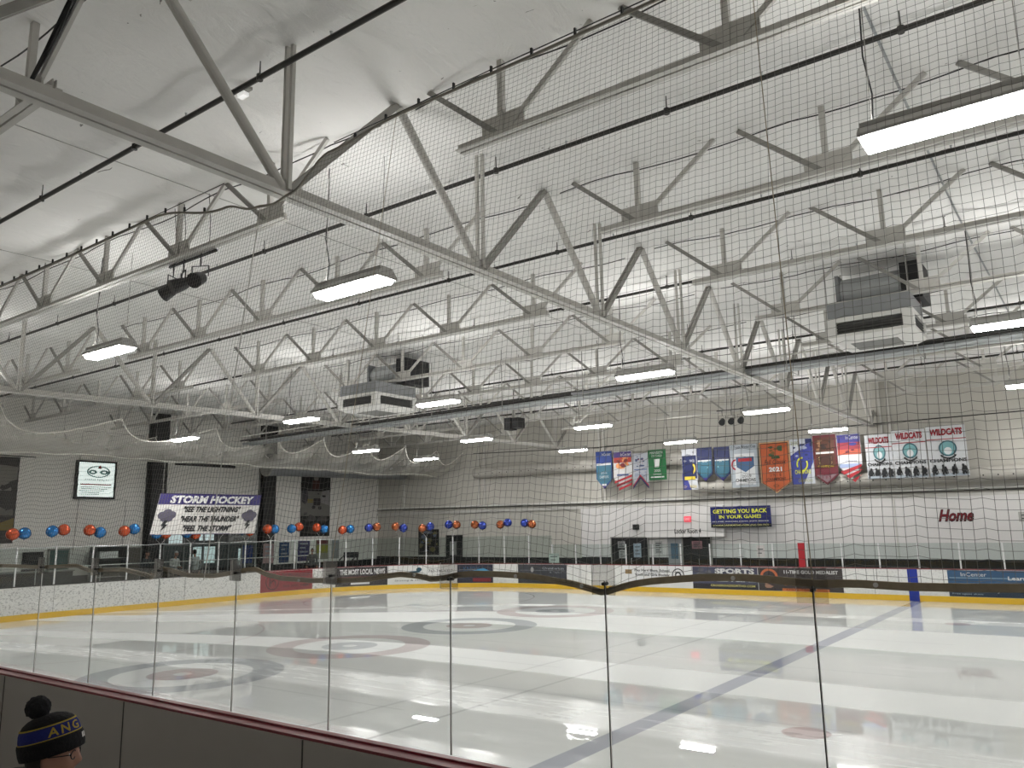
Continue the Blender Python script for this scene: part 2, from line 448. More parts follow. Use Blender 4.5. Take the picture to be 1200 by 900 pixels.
tag(b.build('trim_4', LOWW), kind='structure')
t = thing('door_3', 'pale grey door standing ajar beside the black door', None); t['kind'] = 'structure'
b = MB(); b.box((-16.6, WF-.2, 0), (-15.9, WF-.16, 2.16)); b.build('door_leaf', mat('grey_door', (.34,.35,.36), .5), t)
b = MB(); b.box((-16.45, WF-.22, 1.2), (-16.1, WF-.2, 1.9)); b.build('door_window', mat('blue_notice', (.08,.14,.20), .4), t)

def paper(x0, x1, z0, z1, m, label, name='notice_sheet', lines=3, F=None, group=None):
    F = F or F_far(WF-.20)
    t = thing(name, label, 'notice', group=group)
    b = MB(); b.add([F(x0, z0, 0), F(x1, z0, 0), F(x1, z1, 0), F(x0, z1, 0), F(x0, z0, .008), F(x1, z0, .008), F(x1, z1, .008), F(x0, z1, .008)],
                    [(0,3,2,1),(4,5,6,7),(0,1,5,4),(1,2,6,5),(2,3,7,6),(3,0,4,7)]); b.build('sheet', m, t)
    A = Art(lambda u, v, d: F(u, v, d+.006)); dk = cm(60,62,66)
    for i in range(lines):
        z = z1-(z1-z0)*(i+1)/(lines+1); A.rect(x0+(x1-x0)*.15, z-.018, x1-(x1-x0)*(.15+.2*(i % 2)), z+.018, dk)
    A.done(t); return t
Wp = cm(190,190,188)
paper(-19.25, -18.85, 1.68, 2.0, cm(150,150,148), 'white notice taped high on the left leaf of the black double door')
paper(-19.2, -18.85, 1.2, 1.6, cm(170,170,168), 'lower white notice on the left leaf of the black double door')
paper(-18.4, -18.0, 1.25, 1.9, cm(165,178,190), 'tall pale blue notice on the right leaf of the black double door')
paper(-17.3, -16.9, 1.4, 2.0, Wp, 'white rules poster with lines of print between the two locker room doors', lines=5, F=F_far(WF-.16))
paper(-15.4, -14.9, 1.65, 2.0, cm(150,110,115), 'small pinkish notice on the black door of Locker Room 4')
paper(-11.05, -10.75, 1.45, 1.9, cm(190,186,184), 'small pale notice on the far glass left of the red marker', lines=2, F=F_far(YF+.03))
paper(-2.55, -1.9, 2.62, 2.98, cm(176,174,170), 'small grey sign on the white far wall right of the Home lettering', lines=2, F=F_far(WF-.14), name='wall_sign')
paper(23.05, 23.6, 1.12, 1.55, cm(150,168,160), 'pale green sheet stuck low on the corner glass', lines=2, F=lambda u, v, d: F_board(u, v, d-.06))
# exit sign and room lettering
t = thing('exit_sign', 'small lit red sign above the Locker Room 4 lettering', 'sign')
b = MB(); b.box((-15.62, WF-.42, 2.86), (-15.28, WF-.37, 3.12)); b.build('sign_box', mat('red_sign_face', (.8,.08,.12), .4, emit=.55), t)
A = Art(F_far(WF-.42)); A.text('EXIT', -15.56, 2.93, -15.34, 3.05, cm(255,225,225)); A.done(t)
A = Art(F_far(WF-.36)); A.text('Locker Room 4', -16.15, 2.34, -14.85, 2.56, cm(20,20,20), bold=.02)
o = A.t.build('room_lettering'); tag(o, 'black Locker Room 4 lettering on the white wall above the doors', 'lettering')
A = Art(F_far(WF-.13)); A.text('Home', -5.2, 2.66, -3.98, 3.14, cm(30,15,18), shear=.35, bold=.045); A.text('Home', -5.17, 2.70, -4.01, 3.12, cm(120,20,34), shear=.35, bold=.015)
o = A.t.build('wall_lettering'); tag(o, 'dark red slanted Home lettering on the white far wall', 'lettering')
# small wall fittings
def simple(name, label, cat, lo, hi, m, extra=None, group=None):
    b = MB(); b.box(lo, hi)
    if extra: extra(b)
    o = b.build(name, m); return tag(o, label, cat, group)
simple('wall_speaker', 'small dark box fixed to the white wall above the double door', 'speaker', (-18.35, WF-.3, 2.55), (-18.1, WF-.12, 2.8), BLACK, lambda b: b.tube([(-18.22, WF-.33, 2.67), (-18.22, WF-.3, 2.67)], .09, 12))
simple('thermostat', 'small white thermostat on the white wall left of the dark speaker box', 'thermostat', (-19.0, WF-.16, 2.7), (-18.88, WF-.12, 2.95), WHITEP, lambda b: b.box((-18.97, WF-.17, 2.83), (-18.91, WF-.16, 2.9)))

# ------------------------------------------------------------------ rink boards
def loop_strip(b, s0, s1, z0, z1, d0, d1, step=.4, m=None):
    """solid strip following the boards between offsets d0 < d1 (inward positive)"""
    n = max(1, int(math.ceil((s1-s0)/step))); vs = []; fs = []
    for i in range(n+1):
        s = s0+(s1-s0)*i/n
        for d, z in ((d0,z0),(d1,z0),(d1,z1),(d0,z1)): vs.append(F_board(s, z, d))
    for i in range(n):
        a = i*4; c = a+4
        for k in range(4): fs.append((a+k, c+k, c+(k+1) % 4, a+(k+1) % 4))
    fs += [(0,1,2,3), (n*4+3, n*4+2, n*4+1, n*4)]
    b.add(vs, fs, m)
S_END = L1+LA+(XR-(XE+RC)); S_BEG = -LA-(XR-(XE+RC))
BW, nt_b, out_b = ng('scuffed_white_boards'); n_ = N(nt_b); bb = nt_b.nodes.new('ShaderNodeBsdfPrincipled'); ge_ = nt_b.nodes.new('ShaderNodeNewGeometry')
c_ = n_.mix(n_.noise(ge_.outputs['Position'], 1.5, 5), (.72,.72,.70), (.84,.84,.82))
sp_ = nt_b.nodes.new('ShaderNodeSeparateXYZ'); nt_b.links.new(ge_.outputs['Position'], sp_.inputs[0])
scf = n_.math('MULTIPLY', n_.step(n_.noise(n_.mapping(ge_.outputs['Position'], (1.,1.,1.3)), 14., 6, .7), .56, .04), n_.math('ADD', .25, n_.math('MULTIPLY', n_.math('LESS_THAN', sp_.outputs['X'], -27.), .45)))
c_ = n_.mix(scf, c_, (.20,.20,.20)); nt_b.links.new(c_, bb.inputs['Base Color']); bb.inputs['Roughness'].default_value = .35; nt_b.links.new(bb.outputs[0], out_b.inputs[0])
t = thing('rink_boards', 'white dasher boards with yellow kick strip around the left end and far side', 'rink boards')
b = MB(); loop_strip(b, -LA, S_END, 0, BH-.03, -.06, 0); b.build('facing', BW, t)
b = MB(); loop_strip(b, -LA, S_END, 0, .19, 0, .016); b.build('kick_strip', YEL, t)
b = MB(); loop_strip(b, -LA, 8.7, BH-.03, BH, -.16, .012); b.build('cap_rail', BLACKRUB, t)
b = MB(); loop_strip(b, 8.7, S_END, BH-.03, BH, -.16, .012); b.build('cap_rail', RED, t)
b = MB(); loop_strip(b, -LA, S_END, 0, BH-.03, -.17, -.15); b.build('back_panel', BLACKRUB, t)
s = -LA+1.2
while s < S_END: b = MB(); loop_strip(b, s-.006, s+.006, .19, BH-.03, 0, .003); b.build('panel_seam', cm(110,110,108), t); s += 2.44
# near side
t = thing('rink_boards', 'near dasher boards with grey back panels and a maroon cap rail', 'rink boards')
NB = mat('grey_back_panels', (.47,.44,.41), .55, var=.08, scale=1.5)
b = MB(); b.box((XE+RC, YN-.02, 0), (XR, YN, BH-.02)); b.build('facing', BW, t)
b = MB(); b.box((XE+RC, 4.40, .001), (XR, 4.43, BH-.02)); b.build('back_panel', NB, t)
b = MB(); b.box((XE+RC, YN, 0), (XR, YN+.016, .19)); b.build('kick_strip', YEL, t)
b = MB(); b.extr([(-.115,0),(.11,0),(.11,.022),(.02,.03),(.02,.045),(-.02,.045),(-.02,.03),(-.10,.026),(-.115,.012)], (XE+RC, 4.52, BH-.02), (XR, 4.52, BH-.02)); b.build('cap_rail', RED, t)
for k in range(-8, 8):
    x = -5.34-2.72*k
    if XE+RC < x < XR: b = MB(); b.box((x-.008, 4.396, 0), (x+.008, 4.401, BH-.02)); b.build('panel_seam', cm(70,66,62), t)

# glass round the end and far side
gb = thing('glass_barrier', 'tempered glass and pale posts along the far boards and round the left end', 'glass barrier')
def gtop(s): return 2.36 if s < 23.2 else 1.96
posts = [ .36+1.27*k for k in range(-9, 40)]
for i in range(len(posts)-1):
    s0, s1 = posts[i], posts[i+1]; z1 = gtop((s0+s1)/2)
    b = MB(); loop_strip(b, s0+.03, s1-.03, BH, z1, -.085, -.073, .45); b.build('glass_pane', GLASSF, gb)
for s in posts:
    p = path(s); nn = pnorm(s); z1 = gtop(s); c = Vector((p[0]-nn.x*.08, p[1]-nn.y*.08, 0))
    b = MB(); b.bar(c+Vector((0,0,BH)), c+Vector((0,0,z1)), .045, .045, (nn.x, nn.y, 0)); b.build('post', ALU, gb)
b = MB(); pts = []
for i in range(9, 28):
    for q in range(4):
        s = posts[0]+1.27*(i-9+q/4); 
        if s > 23: break
        p = path(s); nn = pnorm(s); pts.append((p[0]-nn.x*.08, p[1]-nn.y*.08, 2.375-.035*math.sin(PI*q/4)))
b.tube(pts, .013, 5); b.build('top_cable', ALU, gb)
# red centre-line marker on the far glass
simple('centre_marker', 'upright red marker panel on the far glass', 'marker', (-9.47, YF+.02, BH), (-9.22, YF+.05, 1.98), cm(165,20,35))
simple('line_marker', 'blue painted strip on the far boards where the blue line meets them', 'marker', (-5.78, YF-.008, .0), (-5.46, YF+.001, BH-.03), cm(25,50,150), lambda b: b.box((-5.78, YF-.024, .0), (-5.46, YF-.016, .19)))

# near glass
ng_ = thing('glass_barrier', 'clear glass panes on the near boards with dark joints and grey corner plates', 'glass barrier')
XS = [-1.34-1.31*k for k in range(-9, 15)]
for x in XS:
    b = MB(); b.box((x+.006, 4.597, BH+.02), (x+1.304, 4.603, 2.36)); b.build('glass_pane', GLASS, ng_)
for x in XS:
    b = MB(); b.box((x-.005, 4.594, BH+.02), (x+.001, 4.602, 2.36)); o = b.build('joint_strip', BLACK, ng_)
    b = MB(); b.box((x+.001, 4.595, BH+.02), (x+.004, 4.603, 2.36)); o = b.build('joint_edge', WHITEP, ng_)
    b = MB(); b.box((x-.085, 4.575, 2.27), (x+.085, 4.583, 2.46)); c = b.build('corner_plate', CLIP, ng_)
    b = MB(); b.tube([(x, 4.57, 2.34), (x, 4.63, 2.34)], .011, 8); b.build('bolt', BLACK, c)

# ------------------------------------------------------------------ near net
HX = [(-18,2.34),(-11.79,2.335),(-10.62,2.345),(-9.72,2.36),(-9.41,2.31),(-9.0,2.335),(-8.67,2.345),(-8.23,2.295),(-8.10,2.265),(-7.97,2.34),(-7.91,2.355),(-7.67,2.33),(-7.44,2.295),(-7.0,2.305),(-6.76,2.335),(-6.47,2.375),(-6.34,2.38),(-6.19,2.335),(-5.97,2.30),
      (-5.56,2.285),(-5.18,2.30),(-4.88,2.32),(-4.69,2.35),(-4.5,2.37),(-4.32,2.36),(-4.17,2.335),(-4.06,2.345),(-3.89,2.37),(-3.73,2.378),(-3.49,2.375),(-3.27,2.37),(-3.13,2.355),(-2.92,2.335),(-2.79,2.31),(-2.68,2.285),
      (-2.57,2.32),(-2.47,2.345),(-2.35,2.365),(-2.22,2.375),(-2.01,2.39),(-1.75,2.392),(-1.55,2.38),(-1.34,2.365),(-1.13,2.375),(-.88,2.37),(-.61,2.375),(-.36,2.38),(.4,2.38),(1.5,2.36),(3.0,2.37)]
TX = [(-18,6.95),(-12,6.93),(-9.9,6.95),(-8.2,6.62),(-7.55,6.44),(-7.2,6.39),(-6.9,6.44),(-6.35,6.78),(-5.25,6.88),(-3.86,6.88),(-2.7,6.89),(-1,6.95),(3,6.95)]
def lerp(T, x):
    for (a, u), (c, v) in zip(T, T[1:]):
        if x <= c:
            t = (x-a)/(c-a); t = t*t*(3-2*t) if T is TX else t
            return u+(v-u)*max(0, t)
    return T[-1][1]
def net_y(z): return 4.63+(5.36-4.63)*(z-2.35)/4.4
def near_net():
    cell = .0525; x0, x1 = -17.5, 1.6; nx = int((x1-x0)/cell); nz = int(4.95/cell)
    idx = {}; vs = []; fs = []
    def vert(i, j):
        if (i, j) in idx: return idx[(i, j)]
        x = x0+i*cell; zt = lerp(TX, x); zb = lerp(HX, x); z = 2.22+j*cell
        w = max(0, 1-(z-2.3)/1.3)**1.5
        z2 = z+(zb-2.34)*w+.012*noise.noise(Vector((x*1.4, z*1.2, 0)))+.018*math.sin(x*2*PI/1.31)*math.exp(-((z-3.1)/1.)**2)
        z2 += .010*((i % 6 == 0)-.3)*(1 if z < 4.5 else .6)
        z2 += .05*(math.exp(-((x+2.7)/.25)**2))*math.exp(-((z-2.7)/.5)**2)*-1
        xx = x+.02*noise.noise(Vector((x*.6, z*.9, 5)))
        # gather towards the girder tie
        z2 = min(z2, zt); z2 = max(z2, zb)
        y = net_y(z2)+.035*noise.noise(Vector((x*.8, z*.7, 9)))
        idx[(i, j)] = len(vs); vs.append((xx, y, z2)); return idx[(i, j)]
    for i in range(nx):
        for j in range(nz):
            x = x0+(i+.5)*cell; z = 2.22+j*cell
            if z+cell < lerp(HX, x) or z > lerp(TX, x): continue
            fs.append((vert(i, j), vert(i+1, j), vert(i+1, j+1), vert(i, j+1)))
    me = bpy.data.meshes.new('netting'); me.from_pydata(vs, [], fs); me.materials.append(NETM); me.update()
    return me
nt_ = thing('safety_net', 'large square-mesh safety net hanging above the near glass', 'safety net')
o = inst('mesh_netting', near_net(), nt_)
mw = o.modifiers.new('w', 'WIREFRAME'); mw.thickness = .0034; mw.use_even_offset = False; mw.use_replace = True; mw.use_boundary = True
b = MB(); vs = []; fs = []; n = 360
for i in range(n+1):
    x = -17.5+19.1*i/n; z = lerp(HX, x)+.006*math.sin(x*3.1); w = .021
    for (dy, dz) in ((-.006,-w),(.006,-w),(.006,w),(-.006,w)): vs.append((x, 4.63+.045*0+dy-.0, z+dz))
for i in range(n):
    for k in range(4): fs.append((i*4+k, i*4+4+k, i*4+4+(k+1) % 4, i*4+(k+1) % 4))
b.add(vs, fs); b.build('bottom_hem', HEM, nt_)
b = MB()
for x in (-5.72,-4.35,-3.38,-2.84,-1.80,-1.02,.1):
    z = lerp(HX, x); b.lathe([(.005,-.004),(.013,-.004),(.013,.004),(.005,.004)], 10)
    off = len(b.v)-40
    for q in range(off, len(b.v)):
        vx, vy, vz = b.v[q]; b.v[q] = (x+vx, 4.620+vz, z+vy)
b.build('eyelet', WHITEP, nt_)
b = MB(); vs = []; fs = []
for i in range(n+1):
    x = -17.5+19.1*i/n; z = lerp(TX, x); y = net_y(z)
    for (dy, dz) in ((-.008,-.013),(.008,-.013),(.008,.013),(-.008,.013)): vs.append((x, y+dy, z+dz))
for i in range(n):
    for k in range(4): fs.append((i*4+k, i*4+4+k, i*4+4+(k+1) % 4, i*4+(k+1) % 4))
b.add(vs, fs); b.build('top_hem', mat('top_hem_webbing', (.30,.28,.24), .8), nt_)
for i in range(40):
    x = -17.+.46*i
    if -8.4 < x < -6.2 or x > 1.6: continue
    b = MB(); b.box((x, net_y(6.88)-.012, lerp(TX, x)+.01), (x+.018, net_y(6.88)+.012, lerp(TX, x)+.075)); b.build('hanging_clip', BLACK, nt_)
for (xa, za, xb, zb, r) in ((-7.43,6.40,-7.12,2.26,.006), (-5.33,6.85,-5.31,2.33,.0025), (-1.65,6.9,-1.34,2.3,.0035)):
    b = MB(); b.tube([(xa+(xb-xa)*q/8, net_y(za+(zb-za)*q/8)-.01, za+(zb-za)*q/8) for q in range(9)], r, 5); b.build('lacing_cord', STEEL if r > .005 else HEM, nt_)
# wire rope the net hangs from
for pts, w in (([(-17.5,5.44,7.02),(-12,5.44,6.99),(-8.4,5.44,7.03)], 'left'), ([(-6.35,5.44,6.93),(-4,5.44,6.97),(1.6,5.44,7.02)], 'right')):
    b = MB(); b.tube(pts, .006, 5); tag(b.build('wire_rope', BLACK), 'thin dark wire rope above the near net, %s of the main girder' % w, 'rope')

# ------------------------------------------------------------------ roof steel
def Lpair(w, h, t, g):
    return ([(g,0),(g+w,0),(g+w,t),(g+t,t),(g+t,h),(g,h)], [(-g,0),(-g,h),(-g-t,h),(-g-t,t),(-g-w,t),(-g-w,0)])
JY = [3.65+3.615*k for k in range(-1, 9)]
TOPZ = 8.46
def girder(X, label, y0, y1, z0, z1, nodes, name='roof_girder'):
    g = thing(name, label, 'roof girder')
    zb = lambda y: z0+(z1-z0)*(y-8.)/(27.)
    b = MB()
    for pr in Lpair(.10, .15, .014, .016): b.extr(pr, (X, y0, zb(y0)-.07), (X, y1, zb(y1)-.07))
    b.build('bottom_chord', STEEL, g)
    b = MB()
    for pr in Lpair(.09, .12, .012, .016): b.extr([(u, -w) for u, w in pr][::-1], (X, y0, TOPZ+.24), (X, y1, TOPZ+.24))
    b.build('top_chord', STEEL, g)
    for y in nodes:
        if y < y0 or y > y1: continue
        zn = zb(y)
        b = MB(); b.tube([(X, y-1.78, TOPZ), (X, y-.06, zn+.03)], .062, 12); b.build('pipe_brace', STEEL, g)
        b = MB()
        for sx in (-1, 1): b.bar((X+sx*.035, y+.05, zn+.02), (X+sx*.035, y+1.78, TOPZ), .045, .085, (0,0,1))
        b.build('angle_brace', STEEL_D, g)
        b = MB()
        for sx in (-1, 1): b.bar((X+sx*.055, y, zn), (X+sx*.055, y, TOPZ), .05, .045, (1,0,0))
        b.build('post', STEEL, g)
        b = MB(); b.box((X-.012, y-.2, zn-.05), (X+.012, y+.22, zn+.14)); b.build('gusset_plate', STEEL, g)
    return g
JY[1] = 3.42
girder(-7.19, 'long main roof girder crossing from upper left down to the far wall', WB+.1, 34.9, 6.60, 6.60, [5.45-3.615+3.62*k for k in range(-1, 10)])
girder(-22.2, 'second roof girder over the left end of the rink', WB+.1, 34.9, 6.42, 6.80, [8.75-3.615*2+3.615*k for k in range(-1, 10)])

def joist_meshes():
    M = {}
    b = MB(); b.bar((0,0,0), (0,0,1.0), .075, .075, (1,0,0)); M['post'] = b.mesh('post', STEEL)
    b = MB(); b.bar((-.05,0,.02), (-1.2,0,.99), .045, .07, (0,0,1)); M['dl'] = b.mesh('diagonal_brace', STEEL_D)
    b = MB(); b.bar((.05,0,.02), (1.32,0,.99), .045, .07, (0,0,1)); M['dr'] = b.mesh('diagonal_brace', STEEL)
    b = MB(); b.box((-.30,-.012,-.02), (.34,.012,.27)); M['pl'] = b.mesh('gusset_plate', STEEL)
    return M
JM = joist_meshes()
def joist(Y, x0, x1, nodes, z, label, group, top0=None, top1=None):
    g = thing('roof_joist', label, 'roof joist', (0, Y, z), 0, group)
    b = MB()
    for pr in Lpair(.075, .10, .012, .012): b.extr(pr, (x0, 0, -.04), (x1, 0, -.04))
    b.build('bottom_chord', STEEL, g)
    b = MB()
    for pr in Lpair(.06, .06, .01, .012): b.extr(pr, (top0 if top0 is not None else x0-1.2, 0, 1.10), (top1 if top1 is not None else x1+1.2, 0, 1.10))
    b.build('top_chord', STEEL, g)
    for x in nodes:
        for nm, k in (('post','post'), ('diagonal_brace','dl'), ('diagonal_brace','dr'), ('gusset_plate','pl')):
            inst(nm, JM[k], g, Matrix.Translation((x, 0, 0)))
    return g
for k, Y in enumerate(JY):
    o_ = ORD[k]
    zc = 7.47
    joist(Y, -6.08, WR-.2, [-5.40+2.89*i for i in range(0, 7)], zc, 'steel bar joist right of the main girder, %s from the camera' % o_, 'bar joists right of the main girder', -7.05, WR)
    joist(Y, -20.9, -9.55 if k != 1 else -8.5, [(-9.95 if k != 1 else -9.15)-2.55*i for i in range(0, 5)], zc, 'steel bar joist between the two girders, %s from the camera' % o_, 'bar joists between the girders', -22.0, -7.35)
    joist(Y, -35.8, -23.6, [-24.4-2.7*i for i in range(0, 5)], zc, 'steel bar joist between left girder and left wall, %s from the camera' % o_, 'bar joists over the left end', -35.9, -22.4)

# sprinkler lines between the joists
b = MB(); b.lathe([(.040,-.04),(.042,-.03),(.042,.04),(.010,.05),(.007,.25),(.03,.252),(.03,.26)], 8); PHANG = b.mesh('pipe_hanger', PIPE)
b = MB(); b.lathe([(.012,.02),(.012,.07),(.02,.075),(.02,.08)], 8); PHEAD = b.mesh('sprinkler_head', GALV)
for k, Y in enumerate((1.8, 5.4, 9.25, 12.98, 16.6, 23.8, 27.5, 31.)):
    t = thing('sprinkler_pipe', 'long dark sprinkler pipe under the roof, %s from the camera side' % ORD[k], 'pipe', group='sprinkler pipes')
    b = MB(); b.tube([(-35.8,Y,8.2),(12.8,Y,8.2)], .035, 8); b.build('pipe_run', PIPE, t)
    x = -34.5+.7*k % 2
    while x < 12:
        inst('pipe_hanger', PHANG, t, Matrix.Translation((x,Y,8.2))); inst('sprinkler_head', PHEAD, t, Matrix.Translation((x+1.3,Y,8.2))); x += 2.9
# conduits and sagging wires at the joist tops
for k, Y in enumerate(JY[1:8]):
    for xs, tagx in (((-6.9, 6), 'right of the main girder'), ((-21.5, -7.6), 'between the girders')):
        pts = []; n = int((xs[1]-xs[0])/.35); rnd = random.Random(k*7+int(xs[1]))
        for i in range(n+1):
            x = xs[0]+(xs[1]-xs[0])*i/n; pts.append((x, Y+.07+.03*math.sin(x*1.3), 8.36+.03*math.sin(x*2.1+k)+.02*rnd.random()))
        b = MB(); b.tube(pts, .010, 5)
        tag(b.build('electrical_wire', BLACK), 'thin black wire along the top of the %s joist %s' % (ORD[k+1], tagx), 'wire', 'wires along the joist tops')
for k, X in enumerate((-1.5, .6, -11.5, -17.)):
    pts = [(X+.04*math.sin(y*.3+k), y, 8.34+.01*math.sin(y)) for y in [0+.8*i for i in range(0, 42)]]
    b = MB(); b.tube(pts, (.009, .008, .007, .007)[k] if k else .018, 5)
    tag(b.build('conduit', GALV if k < 2 else STEEL_D), 'thin conduit crossing under the roof insulation, %s of four from the right' % ORD[[1,0,2,3][k]], 'conduit', 'conduits across the roof')

# black cable bundle on the near brace of the main girder
t = thing('cable_bundle', 'bundle of black cables strapped along a brace at the upper left', 'cables')
for i in range(7):
    a = Vector((-9.10, 3.33+.015*(i % 3), 7.50)); c = Vector((-7.84, 3.33+.012*(i % 2), 8.42)); pts = []
    for q in range(10):
        f = q/9; p = a.lerp(c, f)+Vector((.06*math.sin(PI*f)*(i-2)/3, .012*math.sin(i*2+f*5), -.07*math.sin(PI*f)*(i/6))); pts.append(p)
    b = MB(); b.tube(pts, .011, 5); b.build('cable', BLACK, t)

# pipe and cable tray run across the rink
t = thing('pipe_rack', 'bundle of galvanised pipes and dark lines running level across the rink', 'pipes')
for dy, dz, r, m in ((0,0,.055,GALV), (.16,.02,.05,GALV), (.34,.0,.06,GALV), (-.14,.12,.03,PIPE), (.1,.16,.035,PIPE), (.3,.15,.03,PIPE), (-.3,.26,.022,STEEL), (.5,.2,.025,PIPE)):
    b = MB(); b.tube([(-29,20.3+dy,6.55+dz-.12),(12.8,20.3+dy,6.75+dz+.08)], r, 10); b.build('pipe', m, t)
b = MB(); b.box((-12.5,20.1,6.64),(-2.5,20.22,6.70)); b.build('cable_tray', GREYDUCT, t)
b = MB(); b.tube([(0,-.47,1.9),(0,-.47,0),(0,.47,0),(0,.47,1.9)], .014, 5); HG = b.mesh('pipe_hanger', STEEL_D); x = -27
while x < 12: inst('pipe_hanger', HG, t, Matrix.Translation((x,20.42,6.40+.005*(x+29)))); x += 3.

# ------------------------------------------------------------------ heaters / air units
def air_unit(x0, x1, y0, y1, zb, label):
    t = thing('air_handler', label, 'air handling unit', ((x0+x1)/2, (y0+y1)/2, zb), 0, 'ceiling air handlers')
    w, d = (x1-x0)/2, (y1-y0)/2
    b = MB(); e = .09
    b.box((-w,-d,.10),(w,d,.16)); b.box((-w,-d,.42),(w,d,.52))
    for sx in (-1,1):
        for sy in (-1,1): b.box((min(sx*w,sx*(w-.2)), min(sy*d,sy*(d-.2)), .16),(max(sx*w,sx*(w-.2)), max(sy*d,sy*(d-.2)), .42))
    b.build('casing', WHITEM, t)
    b = MB()
    for i in range(4):
        z = .18+.06*i
        b.box((-w+.2,-d+.02,z),(w-.2,-d+.05,z+.025)); b.box((-w+.2,d-.05,z),(w-.2,d-.02,z+.025))
        b.box((-w+.02,-d+.2,z),(-w+.05,d-.2,z+.025)); b.box((w-.05,-d+.2,z),(w-.02,d-.2,z+.025))
    b.box((-w+.1,-d+.1,.16),(w-.1,d-.1,.42)); b.build('side_grille', mat('dark_grille', (.09,.09,.085), .6), t)
    b = MB(); vs = []
    for z, q in ((.10, 1.), (.0, .80)): vs += [(-w*q,-d*q,z),(w*q,-d*q,z),(w*q,d*q,z),(-w*q,d*q,z)]
    b.add(vs, [(0,1,5,4),(1,2,6,5),(2,3,7,6),(3,0,4,7),(4,5,6,7),(3,2,1,0)]); b.build('bottom_pan', WHITEM, t)
    b = MB(); b.box((-w*.55,-d*.55,-.006),(w*.55,d*.55,.004)); b.build('bottom_grille', mat('grey_grille', (.22,.22,.21), .6), t)
    b = MB(); b.box((-w+.03,-d+.03,.52),(w-.03,d-.03,.86)); b.build('plenum_box', GREYDUCT, t)
    b = MB(); b.box((-w+.02,d*.3,.86),(-w+.10,d+.35,1.75)); b.build('end_plate', GREYDUCT, t)
    b = MB(); b.tube([(-w+.10, d*.3+.42, 1.36), (w*.62, d*.3+.42, 1.36)], .37, 28); b.build('round_duct', mat('bright_sheet_metal', (.55,.57,.58), .4, .35, .08, 3), t, smooth=False)
    b = MB(); b.box((w*.62,d*.3,.95),(w*1.1,d+.5,1.78)); b.build('intake_hood', BLACK, t)
    for sx in (-1,1):
        for sy in (-1,1): b = MB(); b.tube([(sx*(w-.04),sy*(d-.04),.5),(sx*(w-.04),sy*(d-.04),1.9)], .01, 5); b.build('hanger_rod', STEEL_D, t)
    return t
air_unit(-4.35, -2.65, 17.5, 19.0, 6.50, 'white ceiling air handler with grilles on the right, in front of a round duct')
air_unit(-19.45, -17.75, 17.1, 18.95, 6.46, 'white ceiling air handler over the left half of the rink, corner towards the camera')

# ------------------------------------------------------------------ light fixtures
def fixture():
    t = thing('light_fixture', '', 'light fixture', (0,0,0), 0, 'hanging rink lights')
    b = MB(); b.extr([(-.13,.10),(-.20,.02),(-.20,-.015),(.20,-.015),(.20,.02),(.13,.10)], (-.73,0,0), (.73,0,0)); b.box((-.70,-.13,.09),(.70,-.12,.15)); b.box((-.70,.12,.09),(.70,.13,.15)); b.box((-.71,-.13,.09),(-.69,.13,.15)); b.box((.69,-.13,.09),(.71,.13,.15)); b.build('housing', mat('fixture_housing', (.42,.41,.39), .5), t)
    b = MB(); b.extr([(-.165,0),(-.12,-.062),(.12,-.062),(.165,0)], (-.70,0,-.016), (.70,0,-.016)); b.build('lens', LAMP, t)
    b = MB(); b.add([(-.66,-.11,.102),(.66,-.11,.102),(.66,.11,.102),(-.66,.11,.102)], [(0,1,2,3)]); b.build('added_uplight_panel', UPFILL, t)  # upward glowing plane added to brighten the ceiling, not a real fixture part
    for sx in (-.62,.62):
        b = MB(); b.tube([(sx,-.08,.10),(sx,0,.28),(sx+.02,0,1.9)], .005, 5); b.tube([(sx,.08,.10),(sx,0,.28)], .004, 4)
        b.build('hanging_chain', STEEL_D, t)
    b = MB(); b.tube([(-.62,.02,.10),(-.60,.05,.5),(-.64,.0,.9),(-.63,.03,1.4),(-.63,.03,2.1)], .009, 5); b.build('power_cord', BLACK, t)
    return t
F0 = fixture()
LP = [(-.74,7.85,'first row, over the right side of the near ice, largest in view'), (-8.69,7.87,'first row, just left of the main girder'), (-15.59,7.73,'first row, upper left in the picture'), (-22.9,7.9,'first row, last one towards the left end'),
      (-.9,17.15,'second row, at the right edge of the picture'), (-8.55,17.14,'second row, below the main girder'), (-15.09,17.0,'second row, beside the left air handler'), (-20.71,16.64,'second row, against the left girder'), (-28.0,17.0,'second row, glowing through the gathered net'),
      (-1.05,25.54,'third row, high at the right edge'), (-8.4,25.38,'third row, high above the orange pennant'), (-14.6,24.9,'third row, in the middle of the hall'), (-20.32,25.24,'third row, just past the left girder'), (-26.73,25.18,'third row, over the left end boards'),
      (-1.0,32.4,'fourth row, at far right'), (-8.37,32.47,'fourth row, over the pennants by the main girder end'), (-14.56,32.3,'fourth row, over the green banner'), (-19.96,32.1,'fourth row, left of the blue pennant'), (-27.75,30.3,'fourth row, over the far left corner'),
      (6.6,7.85,'first row, outside the picture to the right'), (6.6,17.1,'second row, outside the picture to the right'), (6.6,25.3,'third row, outside the picture to the right'), (6.6,32.4,'fourth row, outside the picture to the right'),
      (-29.8,9.4,'near left corner, cut by the picture edge')]
for i, (x, y, w) in enumerate(LP):
    lab = 'long rink light, '+w
    if i == 0: F0.location = (x,y,6.33); F0['label'] = lab
    else: dup(F0, (x,y,6.33), lab)

